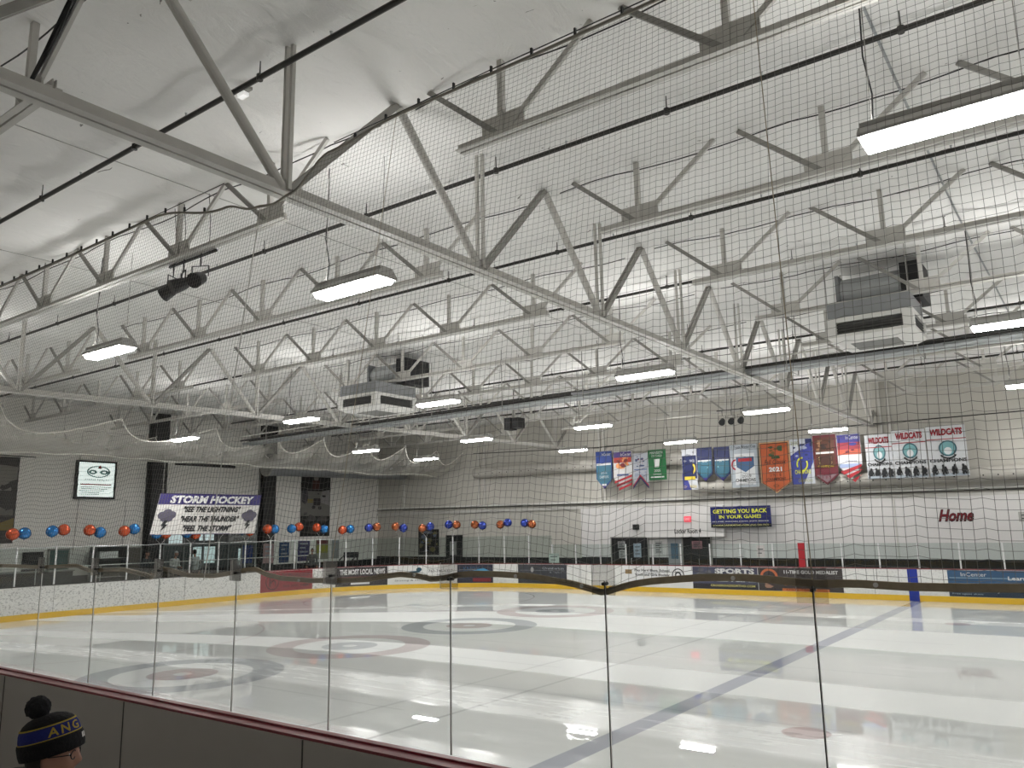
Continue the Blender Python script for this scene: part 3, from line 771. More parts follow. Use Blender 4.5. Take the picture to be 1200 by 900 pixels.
# stage lamps and loudspeaker
def par_can(x, y, z, ang, label, group, s=1.):
    t = thing('stage_lamp', label, 'spotlight', (x,y,z), ang, group)
    b = MB(); b.tube([(-.02*s,0,.03*s),(.05*s,0,-.01*s),(.20*s,0,-.09*s),(.24*s,0,-.11*s)], [.05*s,.09*s,.11*s,.115*s], 14); b.build('lamp_can', BLACK, t)
    b = MB(); b.bar((.08*s,-.13*s,0),(.08*s,-.13*s,.16*s), .02, .01); b.bar((.08*s,.13*s,0),(.08*s,.13*s,.16*s), .02, .01); b.bar((.08*s,-.13*s,.16*s),(.08*s,.13*s,.16*s), .02, .01)
    b.tube([(.08*s,0,.16*s),(.08*s,0,.36*s)], .012, 6); b.build('yoke', BLACK, t)
    return t
for i, (x, a, w) in enumerate(((-12.62,3.6,'leftmost'), (-12.28,4.4,'middle'), (-11.85,5.2,'rightmost'))):
    par_can(x, 7.36, 6.98, a, 'black stage lamp on the near lighting bar, %s of the three' % w, 'lamps on the near bar', 1.15)
b = MB(); b.tube([(-12.9,7.36,7.40),(-11.5,7.36,7.40)], .028, 8)
for x in (-12.75,-12.45,-11.7): b.tube([(x,7.36,7.42),(x+.05,7.32,8.0),(x,7.3,8.45)], .006, 5)
tag(b.build('lighting_bar', BLACK), 'black bar on cords holding the three near stage lamps', 'lighting bar')
for i, (x, w) in enumerate(((-12.45,'leftmost'), (-12.05,'middle'), (-11.64,'rightmost'))):
    par_can(x, 32., 7.02, -1.4, 'round black lamp above the far pennants, %s of the three' % w, 'lamps above the far banners', 1.15)
b = MB(); b.tube([(-12.7,32,7.44),(-11.4,32,7.44)], .02, 6); b.tube([(-12.05,32,7.44),(-12.05,32,8.45)], .01, 6)
tag(b.build('lighting_bar', BLACK), 'thin bar holding the three far black lamps', 'lighting bar')
t = thing('loudspeaker', 'dark loudspeaker cluster hanging in the middle of the hall', 'loudspeaker', (-19.4,26.6,6.75))
b = MB(); b.box((-.32,-.25,0),(.0,.2,.5)); b.box((.05,-.2,.05),(.38,.25,.48)); b.build('cabinet', BLACK, t)
b = MB(); b.tube([(-.16,-.26,.25),(-.16,-.25,.25)], .12, 14); b.tube([(.2,-.21,.25),(.2,-.2,.25)], .12, 14); b.build('speaker_cone', cm(50,50,52), t)
b = MB(); b.tube([(0,0,.5),(0,0,1.7)], .015, 6); b.build('hanger_rod', BLACK, t)
t = thing('emergency_light', 'small white lamp on the roof above the main girder, top left', 'lamp', (-8.36,5.62,8.28))
b = MB(); b.box((-.07,-.04,0),(.07,.04,.05)); b.build('lamp_head', mat('small_lamp', (.9,.9,.88), .4, emit=.5), t)
b = MB(); b.box((-.02,-.03,.05),(.16,.03,.09)); b.tube([(0,0,.08),(0,0,.2)], .012, 6); b.build('bracket', STEEL_D, t)

# ------------------------------------------------------------------ far wall ducts, pipes
def duct(x0, x1, z, r, label):
    t = thing('air_duct', label, 'air duct')
    b = MB(); b.tube([(x0,34.62,z),(x0+.15,34.62,z),(x1-.15,34.62,z),(x1,34.62,z)], [r*.9,r,r,r*.9], 20); b.build('duct_body', M_DUCT, t, smooth=False)
    x = x0+.5
    while x < x1-.3 and x < 2: b = MB(); b.tube([(x,34.62-r*.96,z-r*.25),(x,34.62-r*1.0,z-r*.25)], .028, 8); b.build('air_hole', BLACK, t); x += .48
M_DUCT = mat('fabric_duct', (.46,.44,.40), .7)
duct(-28.0, -14.9, 5.78, .30, 'long grey perforated air duct high on the far wall, left stretch')
duct(-15.0, 12.5, 4.42, .28, 'long beige perforated air duct behind the pennants, right stretch')
for nm, z, r, m, lab in (('wall_pipe', 3.93, .045, WHITEM, 'pale pipe along the full far wall above the white panels'), ('wall_conduit', 3.85, .018, PIPE, 'thin dark conduit just under the pale pipe on the far wall')):
    b = MB(); b.tube([(-35.9,34.83,z+.1),(-21,34.83,z),(12.8,34.83,z-.05)], r, 8); tag(b.build(nm, m), lab, 'pipe')
b = MB(); b.tube([(-28,34.5,6.86),(-20,34.5,6.62),(-8,34.5,6.62),(12.8,34.5,6.66)], .022, 6); tag(b.build('banner_cable', PIPE), 'dark cable high on the far wall that the banners hang from', 'cable')
t = thing('air_duct', 'round duct running along the left wall behind the gathered net', 'air duct')
b = MB(); b.tube([(-33.5,24.9,5.95),(-33.5,34.6,6.1)], .42, 20); b.build('duct_body', GREYDUCT, t)
b = MB(); b.tube([(-33.5,24.8,5.95),(-33.5,24.9,5.95)], .45, 20); b.build('end_collar', STEEL_D, t)

# ------------------------------------------------------------------ banners on the far wall
YB = 34.18
def pennant(name, label, x0, x1, z1, zs, zt, base, art=None, cat='banner', notch=False, group=None, ztl=None, Yp=YB):
    """cloth banner: top z1, shoulder zs, tip zt"""
    t = thing(name, label, cat, group=group); xm = (x0+x1)/2
    nx, nz = 12, 8; b = MB(); vs = []; fs = []
    rnd = random.Random(int(x0*100))
    ph = rnd.random()*6
    def edge(u):  # bottom z at u
        f = abs(u-.5)*2
        if notch: return zt+(zs-zt)*(1-f)
        return zs+(zt-zs)*(1-f)
    def wave(u, w): return .007*math.sin(u*7+ph)*(.4+w)
    for side in (0, 1):
        for j in range(nz+1):
            for i in range(nx+1):
                u = i/nx; w = j/nz; zb = edge(u); zt_ = z1-(ztl or 0)*(1-u)
                vs.append((x0+(x1-x0)*u, Yp-wave(u, w)+side*.01, zt_+(zb-zt_)*w))
    K = (nx+1)*(nz+1)
    for j in range(nz):
        for i in range(nx):
            a = j*(nx+1)+i; fs.append((a, a+1, a+nx+2, a+nx+1)); fs.append((K+a+nx+1, K+a+nx+2, K+a+1, K+a))
    for i in range(nx):
        a = nz*(nx+1)+i; fs.append((a, a+1, K+a+1, K+a)); fs.append((i+1, i, K+i, K+i+1))
    for j in range(nz):
        a = j*(nx+1); fs.append((a, a+nx+1, K+a+nx+1, K+a)); a += nx; fs.append((a+nx+1, a, K+a, K+a+nx+1))
    b.add(vs, fs); b.build('cloth', base, t)
    def F(u, v, d):
        w = max(0, min(1, (z1-v)/max(.01, z1-zs))); return (u, Yp-wave((u-x0)/(x1-x0), w)-d-.016, v)
    if art:
        A = Art(F); art(A, x0, x1, zt, z1); A.done(t)
    b = MB(); b.tube([(x0,Yp+.02,z1+.01-(ztl or 0)),(x1,Yp+.02,z1+.01)], .02, 6)
    for x in (x0+.1, x1-.1): b.tube([(x,Yp+.02,z1),(x,34.4,6.62)], .006, 4)
    b.build('hanging_rod', STEEL_D, t)
    return t
W = cm(212,213,212); NAVY = cm(22,34,84); TEAL = cm(48,100,120); GOLD = cm(214,190,60); REDC = cm(168,34,44); DK = cm(24,26,30)
def a1(A, x0, x1, z0, z1):
    w = x1-x0; A.rect(x0+.04, 5.0, x1-.04, 5.75, TEAL); A.poly([(x0+.04,5.0),(x1-.04,5.0),((x0+x1)/2,z0+.12)], TEAL)
    A.text('InCenter', x0+w*.4, z1-.22, x1-.05, z1-.07, W); A.rect(x0+.05, 5.68, x1-.05, 5.78, W)
    A.text('CHAMPIONS', x0+.2, 5.05, x1-.2, 5.18, W); A.text('2015-16', x0+.28, 5.25, x1-.28, 5.36, W)
    A.poly([(x0+w*.3,4.78),(x1-w*.3,4.78),((x0+x1)/2,z0+.03)], cm(60,40,120)); A.rect(x0+w*.36, 4.68, x1-w*.36, 4.78, W)
def a2(A, x0, x1, z0, z1):
    w = x1-x0; A.rect(x0+.03, 5.75, x1-.03, z1-.3, cm(176,56,40)); A.rect(x0+.03, z1-.3, x1-.03, z1-.03, cm(60,40,110))
    A.text('InCenter', x0+w*.42, z1-.24, x1-.06, z1-.08, W); squiggle(A, x0+.15, 5.45, x1-.1, 6.0, cm(230,150,90), 5, 8); squiggle(A, x0+.2, 5.5, x1-.2, 5.95, cm(120,26,34), 6, 6)
    A.rect(x0+.2, 5.12, x1-.2, 5.2, cm(70,90,140))
    for k in range(3): A.poly([(x0+.05+k*.12,4.86-.17*k),(x1-.02,5.15-.19*k),(x1-.02,5.05-.19*k),(x0+.05+k*.12,4.76-.17*k)], REDC)
def a3(A, x0, x1, z0, z1):
    w = x1-x0; squiggle(A, x0+.15, 5.5, x1-.15, z1-.15, cm(70,80,110), 8, 8); squiggle(A, x0+.25, 5.6, x1-.25, z1-.25, REDC, 9, 5)
    A.rect(x0+.08, 5.34, x1-.08, 5.38, cm(70,90,140)); squiggle(A, x0+.1, 4.95, x1-.1, 5.3, cm(150,158,176), 10, 7)
    xm = (x0+x1)/2
    A.poly([(x0,4.55),(xm,5.05),(xm,4.94),(x0,4.44)], NAVY); A.poly([(x1,4.55),(xm,5.05),(xm,4.94),(x1,4.44)], NAVY)
    A.poly([(x0,4.62),(xm,5.12),(xm,5.05),(x0,4.55)], REDC); A.poly([(x1,4.62),(xm,5.12),(xm,5.05),(x1,4.55)], REDC)
def a4(A, x0, x1, z0, z1):
    A.text('MINNESOTA', x0+.12, z1-.2, x1-.12, z1-.08, W); A.text('STATE HIGH', x0+.2, z1-.34, x1-.2, z1-.24, W)
    A.poly([(x0+.33,5.42),(x1-.36,5.42),(x1-.30,5.80),(x0+.33,5.80)], W); A.text('2005', x0+.3, 5.2, x1-.3, 5.32, W); A.rect(x0+.25, 5.07, x1-.25, 5.11, W); A.rect(x0+.12, 4.93, x1-.12, 4.99, W)
def a5(A, x0, x1, z0, z1):
    w = x1-x0; A.rect(x0+.02, z0+.5, x1-.02, z1-.3, NAVY); A.poly([(x0,z0),(x0+w*.55,z0),(x0+w*.2,z0+.75),(x0,z0+.75)], cm(60,64,140))
    A.disc((x0+x1)/2, 5.25, w*.42, .3, GOLD, .72, -1.2, 2.6); A.text('CHAMPIONS', x0+.05, z0+.08, x1-.05, z0+.2, GOLD); A.rect(x0+.1, 4.75, x1-.1, 4.9, GOLD)
    squiggle(A, x0+.1, 5.5, x1-.1, z1-.1, cm(150,152,160), 12, 6)
def a6(A, x0, x1, z0, z1):
    w = x1-x0; A.rect(x0+.04, z0+.4, x1-.04, z1-.62, TEAL); A.poly([(x0+.04,z0+.4),(x1-.04,z0+.4),((x0+x1)/2,z0+.08)], TEAL)
    A.rect(x0+.04, z1-.62, x1-.04, z1-.56, W); squiggle(A, x0+.15, z0+.45, x1-.15, z1-.8, cm(150,196,206), 14, 5); A.text('2018', x0+.25, z0+.85, x1-.25, z0+.97, W); A.poly([(x0+w*.32,z0+.16),(x1-w*.32,z0+.16),((x0+x1)/2,z0+.04)], cm(60,40,120))
def a8(A, x0, x1, z0, z1):
    w = x1-x0; A.text('11 Team Winter Cup', x0+.05, z1-.2, x1-.05, z1-.04, DK); A.rect(x0+.2, z0+.1, x1-.12, z1-.4, cm(214,216,218))
    A.poly([(x0+w*.22,5.62),(x1-w*.12,5.62),(x1-w*.12,5.2),(x0+w*.55,4.95),(x0+w*.22,5.2)], cm(62,92,128)); A.rect(x0+w*.3, 5.42, x1-w*.2, 5.56, REDC)
    A.disc(x0+w*.2, 5.3, .2, .24, REDC, .7, 1.5, 4.6); A.text('2019', x0+w*.4, 4.72, x1-w*.25, 4.84, DK); A.text('CHAMPIONS', x0+.2, 4.54, x1-.12, 4.68, DK, bold=.02)
    A.text('champions cup', x0+w*.28, z0+.08, x1-w*.2, z0+.18, cm(120,124,130))
def a9(A, x0, x1, z0, z1):
    w = x1-x0; xm = (x0+x1)/2
    for k in (0, 1):
        c = (DK, cm(182,90,50))[k]; q = .05+.03*k
        A.poly([(x0+q,z1-q),(x0+q,4.43+q*.2),(xm,z0+q*1.1),(x1-q,4.43+q*.2),(x1-q,z1-q)][::-1], c)
    squiggle(A, x0+.3, 5.45, x1-.3, 6.0, cm(60,80,50), 20, 7); squiggle(A, x0+.45, 5.5, x1-.45, 5.95, cm(120,84,40), 21, 5)
    A.text('Fall Classic', x0+.2, 5.22, x1-.15, 5.42, DK, shear=.3); A.text('2021', x0+.38, 4.90, x1-.36, 5.10, W, bold=.04)
    A.text('U N I  8', x0+.42, 4.70, x1-.42, 4.83, DK); A.text('CHAMPIONS', x0+.28, 4.52, x1-.22, 4.65, DK, bold=.01); A.disc(xm, 4.3, .13, .06, cm(120,70,40), .6)
def a10(A, x0, x1, z0, z1):
    w = x1-x0; A.poly([(x0,z0),(x0,z0+1.2),(x1,z1-.1),(x1,z0+.9),(x0+w*.5,z0)], cm(58,66,140)); A.rect(x1-w*.3, z1-.35, x1, z1-.02, NAVY)
    squiggle(A, x0+.12, 5.3, x1-.15, z1-.15, cm(40,50,92), 31, 7); squiggle(A, x0+.2, 5.4, x1-.2, z1-.3, cm(156,164,186), 32, 5)
    A.disc((x0+x1)/2, 5.15, w*.26, .3, cm(210,214,60), .76, 1.4, 3.6); A.disc((x0+x1)/2, 5.15, w*.26, .3, cm(210,214,60), .76, -1.6, .5)
    A.text('CHAMPIONS', x0+.14, 4.74, x1-.14, 4.92, cm(206,208,70), bold=.02); A.text('2020', x0+.05, z1-.25, x0+w*.4, z1-.1, cm(150,156,90)); A.text('CHAMPIONS', x0+.25, z0+.08, x1-.08, z0+.2, cm(160,160,60))
def a11(A, x0, x1, z0, z1):
    w = x1-x0; xm = (x0+x1)/2; br = cm(84,44,26)
    A.poly([(x0+.05,4.66),(xm,z0+.10),(x1-.05,4.66)], cm(130,110,116)); A.rect(x0+.07, 4.95, x1-.07, z1-.1, br); squiggle(A, x0+.12, 5.65, x1-.12, 6.1, cm(150,110,80), 41, 7); squiggle(A, x0+.2, 5.65, x1-.2, 6.05, cm(40,20,14), 42, 5)
    A.rect(x0+.1, 5.52, x1-.1, 5.6, W); A.rect(x0+.16, 5.05, x1-.16, 5.46, cm(58,26,16)); A.text('SHOOTOUT', x0+.2, 5.26, x1-.2, 5.4, cm(226,200,140), bold=.02)
    A.text('2022 14U', x0+.2, 5.1, x1-.2, 5.2, cm(200,170,120)); A.text('CHAMPIONS', x0+.15, 4.96, x1-.15, 5.04, GOLD); A.text('MN', x0+.3, 4.5, x1-.3, 4.75, cm(110,20,40))
def a12(A, x0, x1, z0, z1):
    w = x1-x0; A.rect(x0+.02, z1-.34, x1-.02, z1-.02, cm(52,50,130)); A.rect(x0+.02, z1-.62, x1-.02, z1-.34, cm(150,44,60)); A.rect(x0+.02, z1-.84, x1-.02, z1-.62, cm(190,90,66))
    A.text('InCenter', x0+w*.40, z1-.22, x1-.05, z1-.06, W); A.disc(x0+w*.68, z1-.42, .15, .06, cm(50,60,150)); squiggle(A, x0+.3, 5.45, x1-.25, 5.65, cm(110,30,50), 51, 5)
    A.text('Champions', x0+.3, 5.1, x1-.2, 5.2, cm(90,110,150)); A.rect(x0+.04, 4.9, x1-.04, 5.05, cm(150,164,200))
    for k in range(3): A.poly([(x0+.05+.22*k,4.74-.17*k),(x1-.02,5.02-.2*k),(x1-.04-.06*k,4.9-.2*k),(x0+.2+.2*k,4.62-.16*k)], REDC)
pennant('championship_pennant', 'blue pointed pennant with teal lower half, leftmost on the far wall', -19.95, -19.05, 6.36, 5.02, 4.52, cm(30,58,130), a1)
pennant('championship_pennant', 'pointed pennant with red top and slanted red stripes beside the blue one', -18.97, -17.95, 6.30, 5.0, 4.55, cm(206,206,206), a2)
pennant('championship_banner', 'grey banner with a swallowtail edged in red and navy', -17.92, -17.1, 6.14, 5.1, 4.45, cm(176,180,188), a3, notch=True)
pennant('championship_banner', 'plain green rectangular banner with white print', -17.1, -16.18, 6.24, 4.83, 4.83, cm(30,104,58), a4)
pennant('championship_banner', 'narrow navy and white banner with yellow swoosh at the left of the middle row', -15.38, -14.66, 6.15, 4.30, 4.30, cm(206,208,214), a5)
pennant('championship_pennant', 'small navy and teal pennant, left one of the pair', -14.64, -13.92, 6.16, 4.98, 4.64, NAVY, a6)
pennant('championship_pennant', 'small navy and teal pennant, right one of the pair beside the silver banner', -13.83, -13.1, 6.14, 4.95, 4.62, NAVY, a6)
pennant('championship_banner', 'silver grey banner with blue and red crest left of the orange pennant', -13.08, -11.86, 6.17, 4.30, 4.30, cm(176,184,192), a8)
pennant('championship_pennant', 'big orange pointed pennant reading 2021 champions', -11.76, -10.46, 6.18, 4.46, 3.99, cm(206,160,116), a9)
pennant('championship_banner', 'blue and white banner with yellow ring right of the orange pennant', -10.42, -9.50, 6.22, 4.32, 4.32, cm(196,200,208), a10)
pennant('championship_pennant', 'maroon and brown pointed pennant with cream border', -9.47, -8.55, 6.30, 4.62, 4.24, cm(96,28,40), a11)
pennant('championship_pennant', 'sunset coloured pennant with slanted red and white stripes, next to the white banners', -8.52, -7.60, 6.26, 5.0, 4.42, cm(214,214,216), a12)
def wild(A, x0, x1, z0, z1):
    w = x1-x0
    A.text('WILDCATS', x0+.14, z1-.36, x1-.1, z1-.10, cm(150,30,44), shear=.1, bold=.05); A.rect(x0, z1-.52, x1, z1-.49, REDC)
    cx = x0+w*.52; A.disc(cx, 5.42, w*.23, .30, cm(60,100,110)); A.disc(cx, 5.42, w*.19, .25, cm(120,170,174)); A.disc(cx, 5.32, w*.10, .14, cm(220,224,226)); A.disc(cx, 5.22, w*.22, .2, DK, .75, 3.4, 6.0)
    A.text('CHAMPIONS', x0+.04, 4.90, x1-.04, 5.03, DK, bold=.03)
    A.rect(x0+.02, z0+.02, x1-.02, z0+.12, cm(170,180,190))
    rnd = random.Random(int(x0*10))
    for k in range(4):   # row of player silhouettes leaning forward
        c = x0+w*(.13+.25*k); s = -1 if k % 2 else 1
        A.disc(c+.03*s, 4.76, .045, .055, DK)
        A.poly([(c-.10,4.56),(c-.06,4.73),(c+.07,4.74),(c+.11,4.62),(c+.05,4.50),(c-.05,4.48)], DK)
        A.poly([(c-.08,4.50),(c+.02,4.52),(c-.02,4.40),(c-.07,z0+.07),(c-.12,z0+.07),(c-.07,4.42)], DK)
        A.poly([(c+.0,4.50),(c+.09,4.52),(c+.10,4.42),(c+.06,z0+.08),(c+.01,z0+.08),(c+.04,4.42)], DK)
        A.poly([(c+.08,4.66),(c+.11,4.64),(c+.14*1,z0+.1),(c+.12,z0+.09)], DK)
pennant('championship_banner', 'white champions banner with red script and black players, left of three, top corner sagging', -7.44, -6.45, 6.14, 4.38, 4.38, cm(206,208,212), wild, ztl=.0)
pennant('championship_banner', 'white champions banner with red script and black players, middle of three', -6.43, -5.24, 6.24, 4.36, 4.36, cm(212,214,217), wild)
pennant('championship_banner', 'white champions banner with red script and black players, right of three', -5.20, -3.86, 6.28, 4.36, 4.36, cm(212,214,217), wild)
# blue clinic sign
t = thing('clinic_sign', 'dark blue sign with yellow lettering GETTING YOU BACK IN YOUR GAME', 'sign')
b = MB(); b.box((-14.30, WF-.48, 2.58), (-11.58, WF-.43, 3.50)); b.build('sign_board', cm(20,28,98), t)
A = Art(F_far(WF-.484)); Y1 = cm(222,226,70); A.rect(-14.3, 2.58, -11.58, 2.74, DK); A.text('GETTING YOU BACK', -14.18, 3.20, -11.72, 3.38, Y1, bold=.03); A.text("IN YOUR GAME!", -13.9, 2.97, -12.0, 3.13, Y1, bold=.03)
A.text('HIPS, KNEES, SHOULDERS, ELBOWS, SPORTS MEDICINE', -14.22, 2.81, -11.68, 2.87, W, bold=.02); A.text('CROSSROADSORTHO.COM (763) 520-7870', -14.2, 2.63, -11.68, 2.71, cm(226,222,150), bold=.02); A.done(t)

# ------------------------------------------------------------------ adverts on the boards
def board_ad(s0, s1, base, label, art=None, z0=.2, z1=BH-.045):
    t = thing('board_advertisement', label, 'advert')
    b = MB(); loop_strip(b, s0, s1, z0, z1, .001, .005); b.build('panel', base, t)
    if art:
        A = Art(lambda u, v, d: F_board(u, v, d+.002)); art(A, s0, s1); A.done(t)
    return t
def ad_red(A, a, b):
    m = cm(62,10,18); A.disc(a+.62, .63, .36, .36, m, .86); A.rect(a+.45, .42, a+.53, .85, m); A.disc(a+.66, .55, .14, .16, m, .55, 0, PI); A.rect(a+.75, .42, a+.80, .57, m)
    A.text('H BURGER', a+1.15, .78, b-.1, .95, m, bold=.02); A.rect(a+1.2, .62, b-.3, .66, m); A.text('763 595 1480', a+1.15, .34, b-.15, .46, m, bold=.03)
def ad_news(A, a, b):
    A.text('THE MOST LOCAL NEWS', a+.22, .72, b-.12, .97, W, bold=.04); A.rect(a+.2, .60, b-.2, .63, cm(120,60,60)); A.rect(a+.75, .27, a+1.65, .36, W)
    for k in range(4): A.rect(a+.82+.21*k, .29, a+.92+.21*k, .34, DK)
def ad_white1(A, a, b):
    A.disc(a+1.45, .86, .13, .1, cm(40,80,96)); A.poly([(a+.9,.78),(a+1.35,.80),(a+1.55,.74),(a+1.2,.70)], cm(40,80,96)); A.text('763-746-6337', a+1.9, .72, b-.2, .84, DK); A.text('Skating & Hockey Training', a+.3, .32, b-.4, .40, DK)
def ad_navy(A, a, b):
    A.text('KNOX', a+.3, .75, a+1.1, .95, cm(60,96,130)); A.poly([(b-1.1,.72),(b-.5,.9),(b-.1,.72)], cm(70,140,180)); A.rect(b-1.0, .26, b-.1, .42, cm(130,40,50)); A.rect(a+.1, .8, a+.9, .83, cm(120,120,124))
def ad_dark(A, a, b):
    A.rect(a+.1, .78, b-.1, .80, cm(120,124,128)); A.text('Chamberlain', a+1.3, .84, b-.15, .94, cm(176,180,184)); A.text('& Taylor', a+1.7, .66, b-.25, .75, cm(140,144,148)); A.disc(a+.75, .82, .08, .12, cm(160,160,160)); A.text('TaylorRyan.com', a+1.5, .3, b-.8, .37, cm(140,144,160))
def ad_club(A, a, b):
    A.rect(a+.1, .72, a+.42, .90, cm(150,126,90)); A.text('Play Hard Blaze, School', a+.55, .80, b-1.0, .93, DK, bold=.02); A.text('Youth and Girls Hockey', a+.55, .62, b-1.0, .75, DK, bold=.02)
    A.disc(b-.62, .70, .27, .27, DK, .86); A.disc(b-.62, .70, .14, .14, DK, .6)
def ad_sports(A, a, b):
    A.rect(a, .2, b, .40, cm(46,44,50)); squiggle(A, a+.1, .5, a+.8, 1.0, cm(90,92,100), 61, 5); A.text('SPORTS', a+.95, .79, b-.12, 1.0, W, bold=.05); A.text('MEDICINE', a+.80, .49, b-.08, .70, W, bold=.05)
    A.text('CROSSROADSORTHO.COM', a+.75, .30, b-.12, .38, cm(220,210,130), bold=.02)
def ad_blaze(A, a, b):
    A.disc(a+.42, .72, .34, .30, cm(190,104,66), .72, 0, PI); squiggle(A, a+.25, .3, a+.95, .75, cm(170,130,110), 66, 5); A.text('11-TIME GOLD MEDALIST', a+1.0, .84, b-.15, .97, W, bold=.03); A.rect(a+.9, .2, b-.5, .30, cm(196,110,60)); A.text('(763) 746', a+1.05, .22, a+1.9, .29, cm(120,40,30), bold=.02); A.text('MASON', a+1.0, .4, b-.3, .6, cm(196,140,90), bold=.02)
def ad_skate(A, a, b):
    A.rect(a, .2, b, .55, cm(36,52,70)); A.text('InCenter', a+.4, .86, a+1.15, .99, W); A.rect(a+.05, .80, a+1.9, .82, cm(150,176,190)); A.text('Learn To Skate Program', a+1.75, .72, b-.2, .88, W, bold=.03)
    A.text('Sign up for lessons today', a+2.6, .9, b-.6, .95, cm(170,190,210)); A.text('Learn to', a+.4, .38, a+1.05, .48, W); A.text('Play', a+1.1, .33, a+1.55, .50, W, bold=.03); A.text('Free agent skate', a+.1, .25, a+1.0, .32, cm(170,190,200)); A.rect(b-1.3, .28, b-.4, .42, cm(120,70,90))
board_ad(8.74, 11.42, cm(140,40,50), 'dull red advert panel with a round emblem on the left corner boards', ad_red)
board_ad(12.54, 15.04, cm(52,48,50), 'charcoal advert panel reading THE MOST LOCAL NEWS', ad_news)
board_ad(15.08, 18.34, cm(222,222,220), 'white advert panel with small dark logo and telephone number', ad_white1)
board_ad(18.36, 20.12, cm(44,46,62), 'dark navy advert panel with blue shapes in the far left corner', ad_navy)
board_ad(21.4, 24.02, cm(58,60,66), 'dark grey advert panel with faint white script on the far boards', ad_dark)
board_ad(26.9, 30.06, cm(226,226,226), 'white advert panel with black print and a round black crest', ad_club)
board_ad(30.08, 32.76, cm(70,72,92), 'violet grey advert panel reading SPORTS MEDICINE', ad_sports)
board_ad(32.78, 35.9, cm(62,56,56), 'dark advert panel with orange arch right of the sports medicine panel', ad_blaze)
board_ad(39.3, 43.6, cm(52,86,120), 'blue advert panel about learning to skate at the right edge', ad_skate)

# ------------------------------------------------------------------ left wall
t0 = 'black steel column standing against the left wall, '
for i, (y0, y1, w) in enumerate(((20.0,20.95,'left of the storm hockey banner'), (26.25,27.2,'right of the storm hockey banner'), (9.0,9.9,'outside the picture on the left'))):
    b = MB(); b.box((WL,y0,-.06),(WL+.12,y1,8.45)); b.box((WL+.1,y0+.2,-.06),(WL+.35,y1-.2,8.45)); b.box((WL+.33,y0+.1,-.06),(WL+.36,y1-.1,8.45))
    tag(b.build('steel_column', BLACK), t0+w, 'column', 'black wall columns')
t = thing('wall_louver', 'dark slatted louver high on the left wall above the storm banner', 'louver')
b = MB(); b.box((WL,21.4,6.03),(WL+.06,24.75,6.36)); b.build('louver_frame', BLACK, t)
b = MB()
for i in range(14): b.box((WL+.06,21.5+.23*i,6.06),(WL+.09,21.56+.23*i,6.33))
b.build('slat', cm(60,58,56), t)
t = thing('lightbox_sign', 'bright white lit sign with a green oval emblem on the left wall', 'lit sign')
b = MB(); b.box((WL,16.75,4.32),(WL+.14,18.52,6.0)); b.build('sign_case', BLACK, t)
b = MB(); b.box((WL+.13,16.85,4.42),(WL+.15,18.42,5.92)); b.build('sign_face', SIGNGLOW, t)
A = Art(F_left(WL+.15)); g = cm(110,150,146); A.disc(17.7,5.52,.52,.26,g,.86); A.disc(17.45,5.5,.18,.1,g,.4); A.disc(17.95,5.5,.2,.1,g,.4); A.poly([(17.65,5.66),(17.85,5.66),(17.75,5.82)], cm(150,30,40))
A.text('ALLINA HEALTH', 17.1, 5.12, 18.2, 5.2, cm(100,120,120)); A.rect(16.95, 4.93, 18.3, 4.98, REDC)
for k, (u0, u1) in enumerate(((16.95,18.3),(17.0,18.25),(16.9,18.2),(17.0,18.1),(16.95,18.2))): A.rect(u0, 4.83-.08*k, u1-.1*k, 4.855-.08*k, cm(130,140,138))
A.done(t)
def poster(name, y0, y1, z0, z1, base, shapes, label, F=None):
    F = F or F_left(WL+.02); t = thing(name, label, 'poster')
    b = MB(); b.add([F(y0,z0,-.015),F(y1,z0,-.015),F(y1,z1,-.015),F(y0,z1,-.015),F(y0,z0,.004),F(y1,z0,.004),F(y1,z1,.004),F(y0,z1,.004)],
                    [(0,3,2,1),(4,5,6,7),(0,1,5,4),(1,2,6,5),(2,3,7,6),(3,0,4,7)]); b.build('sheet', base, t)
    A = Art(F); shapes(A, y0, y1, z0, z1); A.done(t); return t
def ph1(A, a, b, z0, z1):
    squiggle(A, a+.1, 4.6, b-.05, 5.7, cm(120,116,110), 71, 9, .5); squiggle(A, a+.7, 4.0, b-.1, 5.0, cm(40,38,36), 72, 8, .2); squiggle(A, a+.1, 3.6, b-.1, 4.3, cm(104,100,94), 73, 6, .4)
    A.poly([(a+1.0,3.0),(b-.05,3.0),(b-.05,3.5)], cm(120,104,50)); A.text('AN', a+1.1, 2.85, a+1.6, 3.05, cm(130,130,126))
def ph2(A, a, b, z0, z1):
    w = b-a
    A.rect(a+.02, 3.6, b-.02, 5.0, cm(112,110,106)); A.disc(a+w*.5, 5.72, .17, .16, cm(134,130,126)); A.rect(a+w*.38, 5.1, a+w*.62, 5.6, cm(70,36,32))
    A.poly([(a+.05,5.0),(a+.45,5.05),(a+.5,4.5),(a+.3,4.25),(a+.05,4.4)], cm(60,58,62)); A.poly([(a+w*.7,5.0),(b-.05,5.1),(b-.05,4.2),(a+w*.62,4.4)], cm(140,138,136))
    A.rect(a+w*.22, 4.35, a+w*.42, 4.55, cm(130,118,66)); A.rect(a+w*.42, 4.2, a+w*.66, 4.6, cm(44,40,42)); squiggle(A, a+w*.35, 3.95, b-.1, 4.9, cm(36,36,38), 76, 9, .16); squiggle(A, a+.1, 2.6, b-.1, 3.4, cm(60,58,56), 77, 9, .3); squiggle(A, a+.2, 3.3, b-.2, 3.8, cm(76,74,72), 78, 5, .3)
poster('hockey_mural', 12.2, 14.5, 2.48, 5.98, cm(50,48,46), ph1, 'large grey hockey photo mural on the left wall, cut by the picture edge')
poster('hockey_mural', 29.05, 31.15, 2.48, 6.0, cm(26,25,25), ph2, 'tall dark hockey photo mural on the left wall near the far corner')
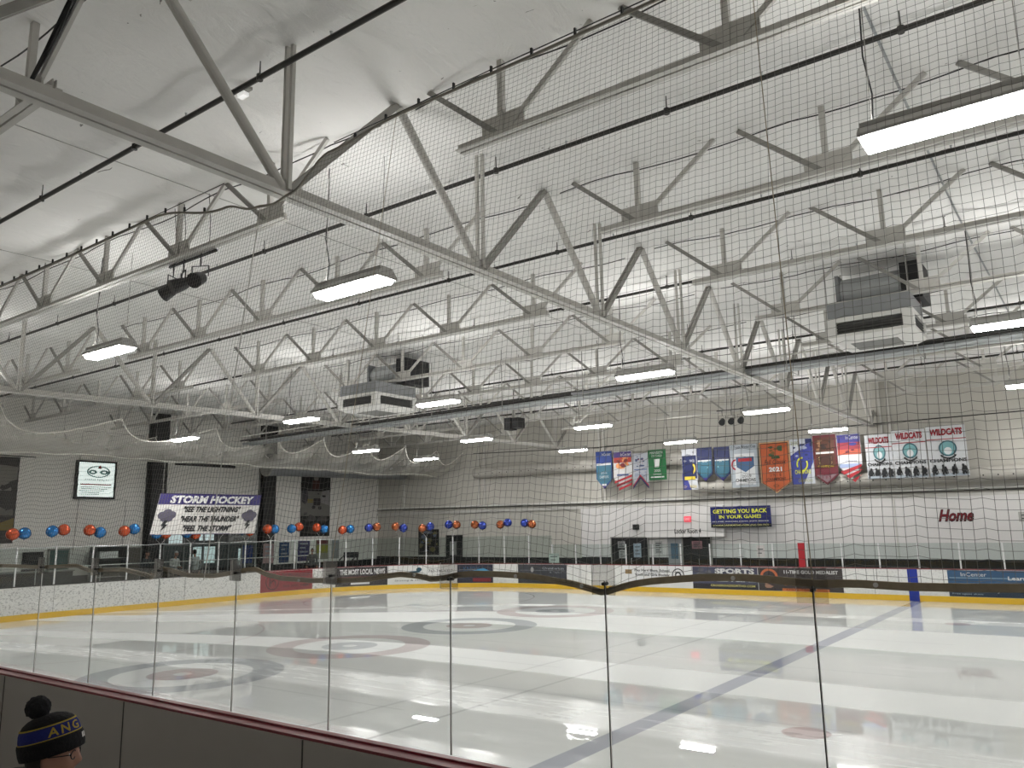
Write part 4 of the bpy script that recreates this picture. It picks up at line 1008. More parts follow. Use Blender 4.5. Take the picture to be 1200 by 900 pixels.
b = MB(); b.tube([(WL+.04,11.5,6.05),(WL+.04,15.1,6.02)], .02, 6); tag(b.build('mural_rail', BLACK), 'dark rail along the top of the left grey mural', 'rail')
for pts, w in ((((16.9,1.9),(17.0,4.3)), 'running down from its left corner'), (((18.56,4.3),(19.1,4.3),(19.05,2.2)), 'bending down at its right'), (((16.9,6.02),(16.95,7.3),(19.8,7.3)), 'rising above it')):
    b = MB(); b.tube([(WL+.03,y,z) for y, z in pts], .014, 5)
    tag(b.build('conduit', STEEL_D), 'thin grey conduit by the white lit sign, %s' % w, 'conduit')
nothing = lambda A, a, b, z0, z1: [A.rect(a+.12, z1-.2-.22*k, b-.12-.15*(k % 2), z1-.12-.22*k, cm(150,156,166)) for k in range(3)]
poster('wall_poster', 27.7, 28.35, 1.12, 2.2, cm(36,66,104), nothing, 'blue upright poster behind the end glass, left of the purple one')
poster('wall_poster', 28.95, 29.75, 1.15, 2.25, cm(58,54,96), nothing, 'purple upright poster behind the end glass')
poster('wall_poster', 30.2, 31.1, 1.2, 2.3, cm(150,148,130), lambda A, a, b, z0, z1: (A.rect(a+.05, z1-.25, b-.05, z1-.05, cm(110,50,50)), A.rect(a+.05, z0+.35, b-.05, z1-.3, cm(150,150,60))), 'pale poster with red and yellow bands behind the end glass')
poster('wall_poster', 31.35, 31.9, 1.2, 2.3, cm(150,152,150), nothing, 'narrow grey-white poster at the right of the poster row')
poster('wall_poster', 26.4, 27.05, 1.15, 2.15, cm(170,140,140), nothing, 'white notice with red print on the black column', F=F_left(WL+.40))
# lobby front in the left wall
def lobby():
    t = thing('door_4', 'glazed lobby front with doors in the left wall under the storm banner', None); t['kind'] = 'structure'
    b = MB(); b.box((WL+.001,21.0,0),(WL+.03,26.2,3.5)); b.build('dark_interior', mat('lobby_interior', (.05,.06,.06), .5), t)
    b = MB()
    for y in (21.0,22.05,23.1,23.9,24.5,25.3,26.15): b.box((WL+.03,y,0),(WL+.09,y+.07,3.5))
    for z in (.1,2.18,3.45): b.box((WL+.03,21.0,z),(WL+.09,26.2,z+.07))
    b.build('door_frame', mat('grey_frame', (.20,.21,.21), .4), t)
    b = MB()
    for y0, y1, z0, z1, in ((22.6,23.05,1.15,2.1),(22.9,23.7,2.4,3.3),(23.15,23.8,1.3,2.1),(25.15,25.28,1.1,1.95),(21.3,22.0,2.3,2.9)): b.box((WL+.035,y0,z0),(WL+.045,y1,z1))
    b.build('lit_window', mat('bright_lobby_window', (.55,.66,.66), .4, emit=.5), t)
    b = MB(); b.box((WL+.10,24.55,2.2),(WL+.11,26.2,3.0)); b.build('window_band', mat('grey_window_film', (.26,.28,.27), .5), t)
    A = Art(F_left(WL+.112)); A.text('NORTH RINK', 24.65, 2.62, 26.15, 2.88, cm(20,22,22), bold=.02, flip=True); A.text('LOCKER ROOMS', 24.8, 2.34, 26.1, 2.5, cm(20,22,22), flip=True); A.t.build('mirrored_lettering', None, t)
    b = MB(); b.box((WL+.045,25.4,1.2),(WL+.055,26.0,2.1)); b.build('blue_sign', cm(38,56,110), t)
lobby()
def door_leaf(idx, y0, y1, m, label, h=2.15):
    t = thing('door_%d' % idx, label, None); t['kind'] = 'structure'
    b = MB(); b.box((WL+.062,y0,0),(WL+.10,y1,h)); b.build('door_leaf', m, t)
    b = MB(); b.box((WL+.062,y0-.06,0),(WL+.12,y0,h+.06)); b.box((WL+.062,y1,0),(WL+.12,y1+.06,h+.06)); b.box((WL+.062,y0-.06,h),(WL+.12,y1+.06,h+.06)); b.build('door_frame', STEEL_D, t)
    b = MB(); b.tube([(WL+.1,y1-.12,1.0),(WL+.15,y1-.12,1.0),(WL+.15,y1-.25,1.0)], .012, 6); b.build('door_handle', ALU, t)
door_leaf(5, 15.95, 16.7, mat('green_door', (.06,.12,.11), .5), 'dark green door in the left wall')
door_leaf(6, 19.2, 19.9, mat('brown_door', (.14,.12,.10), .5), 'brownish door left of the black column')
b = MB(); b.box((WL+.062,14.9,1.2),(WL+.10,15.7,2.1)); tag(b.build('window_1', BLACK), kind='structure')
b = MB(); b.box((WL+.062,17.6,.9),(WL+.10,18.7,2.1)); tag(b.build('window_2', mat('dim_window', (.07,.09,.10), .3), ), kind='structure')
# low counter, vending cabinets and equipment behind the end glass
t = thing('display_counter', 'dark counter with pale top behind the left end glass', 'counter', (-34.6,14.6,.34))
b = MB(); b.box((-.3,-1.6,-.06),(.3,1.6,.98)); b.build('counter_body', cm(40,44,46), t)
b = MB(); b.box((-.35,-1.65,.98),(.35,1.65,1.03)); b.build('counter_top', cm(150,152,148), t)
t = thing('display_cabinet', 'glass fronted cabinet with white boxes near the left wall', 'cabinet', (-35.2,18.1,.34))
b = MB(); b.box((-.3,-.7,-.06),(.3,.7,.2)); b.box((-.3,-.7,.2),(-.26,.7,1.9)); b.box((-.3,-.7,1.86),(.3,.7,1.9))
for y in (-.7,.66): b.box((-.3,y,.2),(.3,y+.04,1.86))
b.build('cabinet_frame', cm(90,92,92), t)
b = MB()
for z in (.6,1.0,1.4): b.box((-.26,-.66,z),(.28,.66,z+.02))
b.build('shelf', cm(150,152,150), t)
b = MB(); b.box((-.1,-.5,1.42),(.2,.3,1.7)); b.build('white_box', WHITEP, t)

# storm hockey banner: hung so that its lower edge is pulled towards the rink
def storm():
    t = thing('hanging_banner', 'white and purple Storm Hockey banner hanging over the left end boards', 'banner')
    T0, T1 = (-29.6,17.08,4.30), (-29.6,21.75,4.33); B0, B1 = (-28.9,16.35,2.72), (-28.9,20.95,2.70)
    def F(u, v, d):
        a = [T0[k]+(T1[k]-T0[k])*u for k in range(3)]; c = [B0[k]+(B1[k]-B0[k])*u for k in range(3)]
        p = [c[k]+(a[k]-c[k])*v for k in range(3)]; p[0] += .05*math.sin(u*9)*(1-v)+d; return tuple(p)
    b = MB(); vs = []; fs = []; nx, nz = 20, 4
    for side in (0, -.012):
        for j in range(nz+1):
            for i in range(nx+1): vs.append(F(i/nx, j/nz, side))
    K = (nx+1)*(nz+1)
    for j in range(nz):
        for i in range(nx):
            a = j*(nx+1)+i; fs.append((a, a+1, a+nx+2, a+nx+1)); fs.append((K+a+nx+1, K+a+nx+2, K+a+1, K+a))
    for i in range(nx): fs.append((i+1, i, K+i, K+i+1)); a = nz*(nx+1)+i; fs.append((a, a+1, K+a+1, K+a))
    b.add(vs, fs); b.build('cloth', cm(206,204,200), t)
    A = Art(F); PU = cm(48,40,100)
    for i in range(10): A.poly([(i/10,.73),((i+1)/10,.73),((i+1)/10,1.),(i/10,1.)], PU, .006)
    A.text('STORM HOCKEY', .10, .76, .92, .96, W, shear=.12, bold=.05)
    for tx, z0, u0, u1 in (('"SEE THE LIGHTNING"', .54, .24, .80), ('"HEAR THE THUNDER"', .30, .23, .80), ('"FEEL THE STORM"', .07, .27, .74)): A.text(tx, u0, z0, u1, z0+.15, DK, shear=.25, bold=.04)
    for c in (.10, .90):   # storm cloud with lightning
        g = cm(84,80,96)
        for du, dv, r in ((-.045,.46,.035),(0,.50,.045),(.045,.47,.035),(-.02,.40,.035),(.025,.40,.035)): A.disc(c+du, dv, r, r*2.6, g)
        A.poly([(c-.01,.34),(c+.02,.34),(c+.0,.24),(c+.025,.24),(c-.03,.06),(c-.01,.20),(c-.035,.20)], DK)
    A.done(t)
    b = MB(); b.tube([T0, T1], .02, 6); b.tube([B0, B1], .018, 6); b.build('hem_rod', cm(60,50,90), t)
    b = MB()
    for u in (.02, .98):
        p = F(u, 1, 0); b.tube([p, (p[0], p[1], 6.4)], .006, 4)
    b.build('hanging_cord', STEEL_D, t)
storm()

# gathered net hanging in swags over the left end
def canopy():
    t = thing('gathered_net', 'pale fine net gathered up in swags above the left end of the rink', 'net')
    hooks = [7.0,11.0,15.08,19.03,22.06,24.67,27.5,30.1,32.64,34.8]; nu, nv = 260, 22; vs = []; fs = []
    def swag(y):
        for a, c in zip(hooks, hooks[1:]):
            if y <= c: return math.sin(PI*((y-a)/(c-a))**.55)
        return 0
    for i in range(nu+1):
        y = 7.0+27.8*i/nu; s = swag(y); low = 5.72+.16*noise.noise(Vector((y*.35,0,0)))
        for j in range(nv+1):
            f = j/nv                                   # front edge -> trough -> back edge
            x = -29.0-4.6*f
            zf = 7.0-.78*s; zb_ = 7.0-.7*s
            w = math.sin(PI*min(1,f*1.0))**.6
            z = (zf*(1-f)+zb_*f)*(1-w)+low*w+.07*noise.noise(Vector((x*1.1, y*.9, 3)))*w
            vs.append((x+.25*math.sin(PI*f)*math.sin(y), y, z))
    for i in range(nu):
        for j in range(nv): a = i*(nv+1)+j; fs.append((a, a+1, a+nv+2, a+nv+1))
    me = bpy.data.meshes.new('net_sheet'); me.from_pydata(vs, [], fs); me.materials.append(SHEER)
    me.polygons.foreach_set('use_smooth', [True]*len(me.polygons)); inst('net_sheet', me, t)
    for jj, nm in ((0,'edge_rope'), (nv,'edge_rope'), (int(nv*.45),'gather_rope')):
        b = MB(); b.tube([vs[i*(nv+1)+jj] for i in range(nu+1)], .022 if nm == 'edge_rope' else .028, 5); b.build(nm, CANOPYM, t)
    for y in hooks[1:-1]:
        for x in (-29.0,-33.6): b = MB(); b.tube([(x,y,6.96),(x,y,7.04),(x,y,7.06),(x,y,8.45)], [.03,.03,.006,.006], 6); b.build('hanging_cord', STEEL_D, t)
canopy()

# ------------------------------------------------------------------ balloons
FO = mat('orange_foil', (.62,.10,.035), .18, .55, .05, 3); FB = mat('blue_foil', (.03,.20,.52), .18, .55, .05, 3)
FO2 = mat('copper_foil', (.45,.13,.05), .2, .7, .05, 3); FB2 = mat('violet_blue_foil', (.04,.07,.38), .2, .6, .05, 3)
def balloon_mesh(m):
    prof = [(.002,-.205)]
    for i in range(1, 14):
        a = -PI/2+PI*i/14; prof.append((.2*math.cos(a)*(1-.06*math.sin(a)), .2*math.sin(a)))
    prof.append((.002,.2)); b = MB(); b.lathe(prof, 24); o = len(b.v)
    b.lathe([(.004,-.205),(.022,-.235),(.004,-.236)], 10)
    return b.mesh('balloon_skin', m, True)
BMESH = {'o': balloon_mesh(FO), 'b': balloon_mesh(FB), 'c': balloon_mesh(FO2), 'v': balloon_mesh(FB2)}
CN = {'o':'orange','b':'blue','c':'copper','v':'violet blue'}
PR = [(-1,'ob',0.0),(0,'bo',.04),(1,'ob',.02),(2,'ob',.06),(3,'bo',-.14),(4,'bo',-.12),(5,'xo',0),(6,'bo',-.08),(7,'ob',.02),(8,'bo',.02),(9,'ob',-.02),(10,'ob',-.06),(11,'vc',-.03),(12,'cv',-.02),(13,'cv',-.04),(14,'vc',.02),(15,'cv',.02),(16,'cv',.04),(17,'vc',.0)]
cnt = 0
for k, cols, dz in PR:
    s = .36+1.27*k; p = path(s); nn = pnorm(s); tx, ty = -nn.y, nn.x
    base = Vector((p[0]-nn.x*.08, p[1]-nn.y*.08, 2.86+dz+.003*k)); cnt += 1
    side = -1
    for q, c in enumerate(cols):
        off = (-.19 if q == 0 else .19); dzz = .05*math.sin(k*2.3+q*2)
        if c == 'x': continue
        loc = base+Vector((tx*off, ty*off, dzz))
        where = ('left' if q == 0 else 'right')
        t = thing('foil_balloon', 'shiny %s foil balloon, %s one of the %s pair from the left' % (CN[c], where, ORD[cnt-1]), 'balloon', loc, 0, 'balloons on the end glass')
        o = inst('balloon_skin', BMESH[c], t); o.scale = (1.02,1.02,1.) 
        b = MB(); b.tube([(0,0,-.23),(-tx*off*.6,-ty*off*.6,-.33),(-tx*off,-ty*off,2.34-loc.z)], .005, 5); b.build('ribbon', WHITEP, t)

# ------------------------------------------------------------------ people
def skin_body(name, verts, edges, m, parent, sub=2):
    """verts: list of (x, y, z, radius or (rx, ry)); first one is the root"""
    me = bpy.data.meshes.new(name); me.from_pydata([v[:3] for v in verts], edges, []); me.materials.append(m)
    o = bpy.data.objects.new(name, me); COL.objects.link(o); o.parent = parent
    md = o.modifiers.new('s', 'SKIN'); md.use_smooth_shade = True
    for i, v in enumerate(verts):
        r = v[3]; me.skin_vertices[0].data[i].radius = r if isinstance(r, tuple) else (r, r)
    me.skin_vertices[0].data[0].use_root = True
    if sub: ms = o.modifiers.new('u', 'SUBSURF'); ms.levels = sub; ms.render_levels = sub
    return o
SKIN = mat('skin', (.40,.21,.15), .5, var=.08, scale=20)
def head_mesh(s=1.):
    """face looks along +X; origin at head centre"""
    vs = []; fs = []; nu, nv = 56, 40
    g = lambda a, c, w: math.exp(-((a-c)/w)**2)
    for j in range(nv+1):
        el = -PI/2+PI*j/nv
        for i in range(nu):
            az = 2*PI*i/nu; azd = az if az <= PI else az-2*PI
            cx, cy, cz = math.cos(el)*math.cos(az), math.cos(el)*math.sin(az), math.sin(el)
            x, y, z = cx*.096, cy*.074, cz*.118
            f = max(0, math.cos(azd)); e = math.degrees(el); a = math.degrees(azd)
            if z < 0: k = 1-.30*(-z/.118)**1.6*(1-.25*f); y *= k; x *= (1-.18*(-z/.118)**2) if cx < 0 else 1
            if f > 0:
                x += .020*g(a,0,10)*g(e,-10,9)+.010*g(a,0,8)*g(e,4,12)          # nose and bridge
                x += .006*g(a,0,22)*g(e,-33,5)+.005*g(a,0,20)*g(e,-40,4)         # lips
                x -= .004*g(a,0,22)*g(e,-36.5,2.2)
                x += .010*g(a,0,24)*g(e,-56,11)                                  # chin
                x += .005*g(a,0,40)*g(e,17,6)                                    # brow
                x -= .010*(g(a,24,11)+g(a,-24,11))*g(e,6,8)                      # sockets
                x += .004*(g(a,38,14)+g(a,-38,14))*g(e,-12,12)                   # cheekbones
            q = (g(a,92,8)+g(a,-92,8))*g(e,-2,14); y += math.copysign(.014*q, y)  # ears
            vs.append((x*s, y*s, z*s))
    for j in range(nv):
        for i in range(nu): a = j*nu+i; b_ = j*nu+(i+1) % nu; fs.append((a, b_, b_+nu, a+nu))
    return vs, fs
def hand_part(parent, wrist, d, side, m, name='hand', s=1.):
    """palm with four fingers and a thumb hanging slightly curled along direction d"""
    d = Vector(d).normalized(); w = Vector(wrist)
    fwd = Vector((0,0,1)).cross(d)
    if fwd.length < .2: fwd = Vector((1,0,0))
    fwd.normalize(); inn = d.cross(fwd).normalized()*side
    V = [tuple(w)+(.022*s,), tuple(w+d*.045*s)+((.036*s,.016*s),), tuple(w+d*.085*s)+((.036*s,.014*s),)]
    E = [(0,1),(1,2)]
    for k, (o_, L) in enumerate(((-.027,.070),(-.009,.078),(.009,.073),(.026,.058))):
        p0 = w+d*.085*s+fwd*o_*s; p1 = p0+d*L*.5*s+inn*.006; p2 = p0+d*L*.8*s+inn*.022; p3 = p0+d*L*.95*s+inn*.036
        n0 = len(V); V += [tuple(p0)+(.0095*s,), tuple(p1)+(.0088*s,), tuple(p2)+(.008*s,), tuple(p3)+(.0068*s,)]
        E += [(2,n0),(n0,n0+1),(n0+1,n0+2),(n0+2,n0+3)]
    n0 = len(V); p0 = w+d*.03*s+fwd*-.034*s; V += [tuple(p0)+(.012*s,), tuple(p0+(d*.03-fwd*.02+inn*.01)*s)+(.0105*s,), tuple(p0+(d*.058-fwd*.026+inn*.022)*s)+(.0085*s,)]
    E += [(1,n0),(n0,n0+1),(n0+1,n0+2)]
    return skin_body(name, V, E, m, parent, 1)
def person(label, loc, rz, jacket, trousers, hairm, h=1.75, lean=.0, arms='down', hood=False, detail=False, group=None):
    t = thing('person', label, 'person', loc, rz, group); k = h/1.75
    L = lambda z: lean*max(0, z-.9)      # forward lean along +x
    P = lambda x, y, z, r: (x*k+L(z)*k, y*k, z*k, r if not isinstance(r, tuple) else tuple(q*k for q in r)) if isinstance(r, tuple) else (x*k+L(z)*k, y*k, z*k, r*k)
    # body (skin): neck plus core kept just inside the clothes
    skin_body('body', [P(0,0,1.0,.09), P(0,0,1.25,.10), P(0,0,1.42,.07), P(.01,0,1.50,.05), P(.02,0,1.57,.052)], [(0,1),(1,2),(2,3),(3,4)], SKIN, t, 2)
    V = [P(0,0,.98,(.165,.125)), P(0,0,1.12,(.165,.125)), P(0,0,1.28,(.185,.135)), P(0,0,1.40,(.165,.12)), P(0,0,1.47,(.085,.085)), P(0,0,.86,(.17,.13))]
    E = [(0,1),(1,2),(2,3),(3,4),(0,5)]
    for sy in (1, -1):
        n0 = len(V)
        if arms == 'down': el, wr = P(-.02,sy*.265,1.12,.058), P(.06,sy*.27,.87,.043)
        elif arms == 'front': el, wr = P(.02,sy*.25,1.13,.058), P(.24,sy*.12,1.10,.043)
        else: el, wr = P(.02,sy*.27,1.15,.058), P(.22,sy*.2,1.25,.043)
        V += [P(0,sy*.19,1.40,.078), el, wr]; E += [(3,n0),(n0,n0+1),(n0+1,n0+2)]
        we, ww = Vector(el[:3]), Vector(wr[:3]); hand_part(t, ww+(ww-we).normalized()*.02, ww-we, -sy, SKIN)
    skin_body('jacket', V, E, jacket, t, 2)
    V = [P(0,0,.93,(.155,.12))]; E = []
    for sy in (1, -1):
        n0 = len(V); V += [P(.0,sy*.095,.84,.095), P(.02,sy*.10,.50,.066), P(-.01,sy*.105,.12,.052)]; E += [(0,n0),(n0,n0+1),(n0+1,n0+2)]
    skin_body('trousers', V, E, trousers, t, 2)
    for sy in (1, -1):
        b = MB(); b.add(*shoe(k, sy)); o = b.build('shoe', BLACK, t, True)
    hz = 1.655
    vs, fs = head_mesh(k)
    o = MB(); o.add([(x+(.035+L(hz))*k, y, z+hz*k) for x, y, z in vs], fs); hd = o.build('head', SKIN, t, True)
    if hairm:
        b = MB(); v2 = []; f2 = []
        for (x, y, z) in vs:
            q = 1.10+.02*noise.noise(Vector((x*60,y*60,z*60))); xx = x*q-.006; zz = z*q+.004
            v2.append((xx, y*q, zz))
        for f in fs:
            c = [sum(vs[i][a] for i in f)/4/k for a in range(3)]
            if c[2] > .045-.5*min(0, c[0]+.0)*0 and c[0] < .085 or c[0] < -.01 and c[2] > (-.11 if hood else -.06): f2.append(f)
        b.add([(x+(.035+L(hz))*k, y, z+hz*k) for x, y, z in v2], f2); b.build('hair' if not hood else 'hood', hairm, t, True)
    return t, hd
def shoe(k, sy):
    vs = []; fs = []; prof = [(-.085,.034,.09),(-.06,.042,.115),(0,.044,.10),(.06,.046,.07),(.12,.046,.055),(.165,.030,.04)]
    n = 10
    for x, w, hh in prof:
        for i in range(n):
            a = 2*PI*i/n; vs.append(((x)*k, (sy*.105+w*math.cos(a))*k, max(0, (hh*.5+hh*.5*math.sin(a)))*k))
    for j in range(len(prof)-1):
        for i in range(n): fs.append((j*n+i, j*n+(i+1) % n, (j+1)*n+(i+1) % n, (j+1)*n+i))
    fs += [tuple(range(n-1,-1,-1)), tuple(range((len(prof)-1)*n, len(prof)*n))]
    return vs, fs
HAIRD = mat('dark_hair', (.02,.016,.013), .7)
person('person in a pale hooded jacket seen behind the end glass, hands together', (-32.5,19.55,.282), .3, mat('pale_jacket', (.50,.50,.48), .8), BLACK, mat('pale_hood', (.50,.50,.48), .8), 1.70, .1, 'front', hood=True)
person('person in a pale grey top with dark hair standing behind the end glass', (-32.5,20.55,.282), PI, mat('grey_top', (.42,.44,.43), .8), BLACK, HAIRD, 1.74, .05)
person('person in a dark coat at the left of the group behind the end glass', (-33.6,18.9,.282), .2, cm(60,62,62), BLACK, HAIRD, 1.72, .05)
person('person in a grey jacket with dark hair below the posters behind the end glass', (-32.5,27.05,.282), -.6, cm(84,84,82), BLACK, HAIRD, 1.60, .05)
t = thing('handrail', 'thin grey handrail on posts behind the left end glass', 'handrail')
b = MB(); b.tube([(-30.9,6,1.62),(-30.9,25.5,1.62)], .022, 6); b.build('rail', STEEL, t)
for i in range(9):
    b = MB(); b.tube([(-30.9,6.4+2.3*i,-.06),(-30.9,6.4+2.3*i,1.6)], .02, 6); b.build('post', STEEL, t)
b = MB(); b.box((WL+.1, 12, -.061), (-31.2, 28.6, .28)); tag(b.build('floor_end_platform', CONC), kind='structure')
# treadmill by the far corner
t = thing('treadmill', 'dark treadmill with slanted rail behind the corner glass', 'treadmill', (-33.4,30.0,-.06), .4)
b = MB(); b.box((-.4,-.9,.0),(.4,.9,.18)); b.build('running_deck', BLACK, t)
for sx in (-.38,.38):
    b = MB(); b.tube([(sx,.7,.15),(sx,.85,1.5),(sx,.2,1.25)], .035, 8); b.build('side_rail', BLACK, t)
b = MB(); b.bar((-.4,.86,1.5),(.4,.86,1.5), .2, .3); b.build('console', cm(40,40,44), t)

# posters and door around the far left corner (far wall)
poster('wall_poster', -32.6, -31.0, 1.3, 2.75, cm(40,38,38), lambda A, a, b, z0, z1: (squiggle(A, a+.1, z0+.1, b-.1, z1-.1, cm(110,104,70), 81, 8, .25), squiggle(A, a+.1, z0+.1, b-.1, z1-.1, cm(96,106,120), 82, 8, .2)), 'dark framed collage on the far wall behind the corner glass', F=F_far(WF-.02))
t = thing('door_7', 'dark door with a white sheet near the far left corner', None); t['kind'] = 'structure'
b = MB(); b.box((-31.0+.6, WF-.10, 0), (-29.2, WF-.065, 2.4)); b.build('door_leaf', BLACK, t)
b = MB(); b.box((-30.1, WF-.115, 1.3), (-29.6, WF-.101, 2.05)); b.build('taped_sheet', cm(150,150,146), t)

# ------------------------------------------------------------------ the spectator in the beanie
b = MB(); b.box((-5.2, 1.25, .0), (-2.4, 2.4, .02)); tag(b.build('rubber_mat', BLACKRUB), 'black rubber mat under the person in the bobble hat', 'mat')
def spectator():
    jm = mat('olive_jacket', (.045,.040,.022), .85); loc = (-2.60, 1.16, .45)
    cx, cy, cz = -3.80, 1.785, 1.765            # head centre
    rz = math.radians(46)
    t, hd = person('person in a black and blue bobble hat, glasses and olive jacket by the near boards', (cx-.035*math.cos(rz)-.03, cy-.035*math.sin(rz)-.03, .022), rz, jm, BLACK, None, 1.84, .03)
    k = 1.84/1.75; ox = (.035+.03*(1.655-.9))*k; oz = 1.655*k
    # beanie: cuff, crown, bobble - in head coordinates, tilted back
    tilt = Matrix.Rotation(math.radians(-13), 4, 'Y')
    def at(p): q = tilt @ Vector(p); return (q.x+ox-.004, q.y, q.z+oz+.034)
    rx, ry = .122, .100
    def ring(z, e): return [(rx*e*math.cos(2*PI*i/48), ry*e*math.sin(2*PI*i/48), z) for i in range(48)]
    def shell(levels, m, name, rib=0.):
        b = MB(); vs = []; fs = []
        for li, (z, e) in enumerate(levels):
            for i, (x, y, zz) in enumerate(ring(z, e)):
                q = 1+rib*math.cos(i*PI); vs.append(at((x*q, y*q, zz)))
        n = 48
        for j in range(len(levels)-1):
            for i in range(n): fs.append((j*n+i, j*n+(i+1) % n, (j+1)*n+(i+1) % n, (j+1)*n+i))
        fs += [tuple(range(n-1,-1,-1)), tuple(range((len(levels)-1)*n, len(levels)*n))]
        b.add(vs, fs); return b.build(name, m, t, True)
    KB = mat('black_knit', (.008,.008,.010), .95, bump=.6, scale=90); KU = mat('blue_knit', (.012,.020,.16), .95, bump=.5, scale=90); KG = mat('gold_knit', (.40,.29,.05), .9)
    shell([(-.018,1.0),(-.02,1.06),(.0,1.085),(.035,1.085),(.047,1.06),(.048,1.0)], KB, 'hat_cuff', .006)
    shell([(.040,1.02),(.06,1.02),(.085,.975),(.104,.90)], KU, 'hat_band')
    shell([(.046,1.035),(.052,1.036)], KG, 'hat_stripe'); shell([(.100,.935),(.1055,.912)], KG, 'hat_stripe')
    shell([(.102,.90),(.118,.80),(.132,.62),(.141,.38),(.144,.05)], KB, 'hat_crown')
    # bobble: lumpy ball
    b = MB(); bm = bmesh.new(); bmesh.ops.create_icosphere(bm, subdivisions=4, radius=.050)
    for v in bm.verts: v.co *= 1+.16*noise.noise(v.co*95)+.06*noise.noise(v.co*240)
    pc = at((-.028,0,.182)); b.add([(v.co.x+pc[0], v.co.y+pc[1], v.co.z*.95+pc[2]) for v in bm.verts], [tuple(x.index for x in f.verts) for f in bm.faces]); bm.free()
    b.build('hat_bobble', KB, t, True)
    # letters on the band, right side of the head (towards the camera)
    A = MB()
    for ch, a0 in (('A',-76),('N',-51),('G',-26)):
        vs, fs = text_mesh(ch, .1, .02); q = []
        for x, y in vs:
            a = math.radians(a0+20*x); z = .058+.036*y; e = 1.045-.05*y-.02*y*y
            q.append(at((rx*e*math.cos(a), ry*e*math.sin(a), z)))
        A.add(q, fs)
    A.build('hat_lettering', KG, t)
    # small maker's patch on the cuff front
    b = MB(); a = 0
    b.add([at((rx*1.095*math.cos(q), ry*1.095*math.sin(q), z)) for q in (-.12,.12) for z in (.012,.034)], [(0,2,3,1)]); b.build('hat_patch', WHITEP, t)
    # glasses
    b = MB()
    for sy in (1, -1):
        pts = [(ox+.101-abs(math.cos(a))*.004-.10*abs(sy*.033+.024*math.cos(a))**1.0*.28, sy*.033+.024*math.cos(a), oz+.010+.018*math.sin(a)) for a in [2*PI*i/20 for i in range(21)]]
        b.tube(pts, .0022, 6)
        b.tube([(ox+.094, sy*.057, oz+.014), (ox+.06, sy*.072, oz+.014), (ox-.01, sy*.082, oz+.012)], .0022, 6)
    b.tube([(ox+.101,-.010,oz+.012),(ox+.105,0,oz+.015),(ox+.101,.010,oz+.012)], .0022, 6)
    b.build('glasses', BLACK, t)
    b = MB()
    for sy in (1, -1): b.add([(ox+.098-.004*abs(math.cos(a)), sy*.033+.022*math.cos(a), oz+.010+.016*math.sin(a)) for a in [2*PI*i/16 for i in range(16)]], [tuple(range(16))])
    b.build('glasses_lens', GLASS, t)
    for sy in (1, -1):
        b = MB(); b.lathe([(.0005,-.0115),(.008,-.008),(.0115,0),(.008,.008),(.0005,.0115)], 12, (ox+.074, sy*.031, oz+.008)); b.build('eye', WHITEP, t, True)
        b = MB(); b.tube([(ox+.0835,sy*.032,oz+.008),(ox+.0865,sy*.032,oz+.008)], .005, 10); b.build('iris', HAIRD, t)
        b = MB(); b.tube([(ox+.094,sy*.012,oz+.028),(ox+.093,sy*.03,oz+.034),(ox+.082,sy*.05,oz+.028)], [.002,.0038,.0015], 6); b.build('eyebrow', HAIRD, t)
    # short hair below the hat at the back
    b = MB(); vs, fs = head_mesh(k); v2 = [(x*1.05+ox, y*1.06, z*1.03+oz) for x, y, z in vs]
    f2 = [f for f in fs if sum(vs[i][0] for i in f)/4 < -.015 and -.075 < sum(vs[i][2] for i in f)/4 < .05]
    b.add(v2, f2); b.build('hair', HAIRD, t, True)
    b = MB(); bm = bmesh.new(); bmesh.ops.create_icosphere(bm, subdivisions=3, radius=1.)
    b.add([(v.co.x*.10-.085+.012*noise.noise(v.co*3), v.co.y*.155, v.co.z*.085+1.535*k) for v in bm.verts], [tuple(x.index for x in f.verts) for f in bm.faces]); bm.free()
    b.build('jacket_hood', jm, t, True)
    # turned-up collar
    b = MB(); cl = []
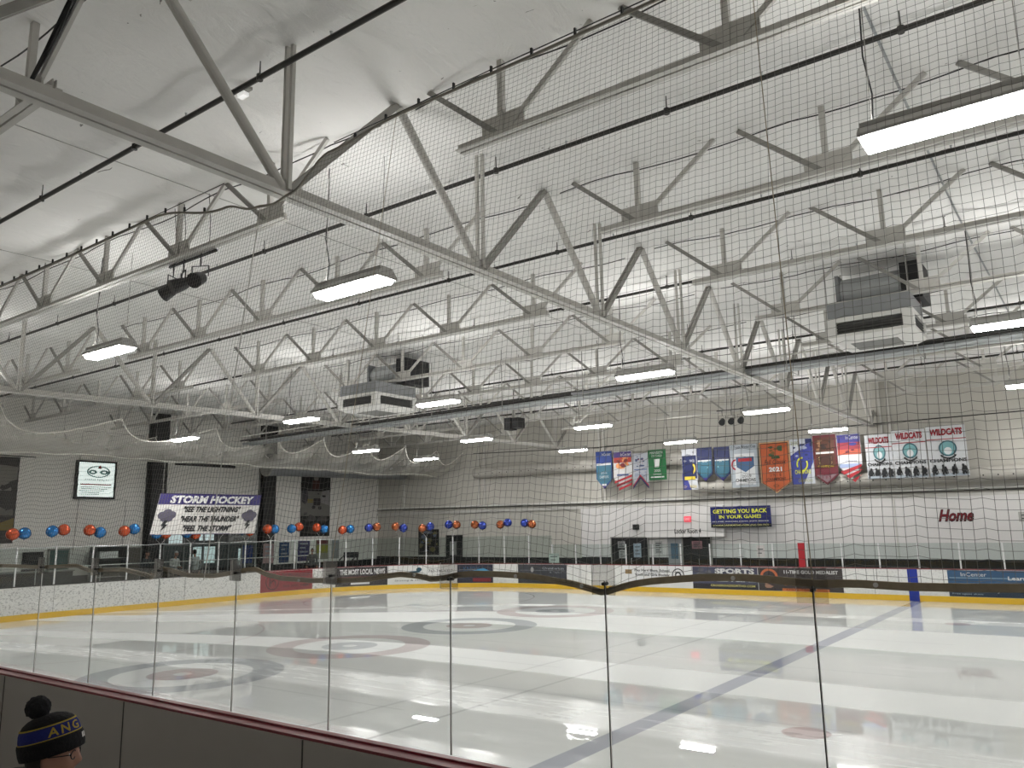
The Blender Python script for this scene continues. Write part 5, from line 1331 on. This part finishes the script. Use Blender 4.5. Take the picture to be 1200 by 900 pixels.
    for (z, e) in ((1.36,1.25),(1.44,1.12),(1.50,1.0),(1.505,.92),(1.44,.98)):
        for i in range(28):
            a = 2*PI*i/28; cl.append(((.01+.03*(z-.9))*k+.098*e*math.cos(a), .092*e*math.sin(a), z*k))
    fs = []
    for j in range(4):
        for i in range(28): fs.append((j*28+i, j*28+(i+1) % 28, (j+1)*28+(i+1) % 28, (j+1)*28+i))
    b.add(cl, fs); b.build('jacket_collar', jm, t, True)
spectator()

# ------------------------------------------------------------------ camera, world, view
cam = bpy.data.cameras.new('camera'); co = bpy.data.objects.new('camera', cam); COL.objects.link(co)
VA = (1295., 607.); VBp = (-690., 643.); PP = (600., 450.)
fpx = math.sqrt(-((VA[0]-PP[0])*(VBp[0]-PP[0])+(VA[1]-PP[1])*(VBp[1]-PP[1])))
cv = lambda p: Vector((p[0]-PP[0], -(p[1]-PP[1]), -fpx)).normalized()
ay = cv(VA); ax = -cv(VBp); az = ax.cross(ay).normalized()
M3 = Matrix((ax, ay, az))
co.matrix_world = Matrix.Translation((0,0,2.7)) @ M3.to_4x4()
cam.sensor_width = 36; cam.lens = fpx/1200*36; cam.clip_start = .05; cam.clip_end = 200
sc = bpy.context.scene; sc.camera = co
w = bpy.data.worlds.new('world'); w.use_nodes = True; sc.world = w
w.node_tree.nodes['Background'].inputs[0].default_value = (.5,.5,.48,1); w.node_tree.nodes['Background'].inputs[1].default_value = .05
sc.view_settings.view_transform = 'Standard'; sc.view_settings.look = 'None'; sc.view_settings.gamma = 1
sc.view_settings.use_curve_mapping = False; sc.view_settings.exposure = 0.12
cy = sc.cycles
cy.max_bounces = 10; cy.diffuse_bounces = 5; cy.glossy_bounces = 3; cy.transparent_max_bounces = 24; cy.transmission_bounces = 4
cy.caustics_reflective = False; cy.caustics_refractive = False; cy.sample_clamp_indirect = 6
cy.use_denoising = True

for o in bpy.data.objects:
    if o.get('label') and not 4 <= len(o['label'].split()) <= 16: print('LABELLEN', o.name, len(o['label'].split()), o['label'])
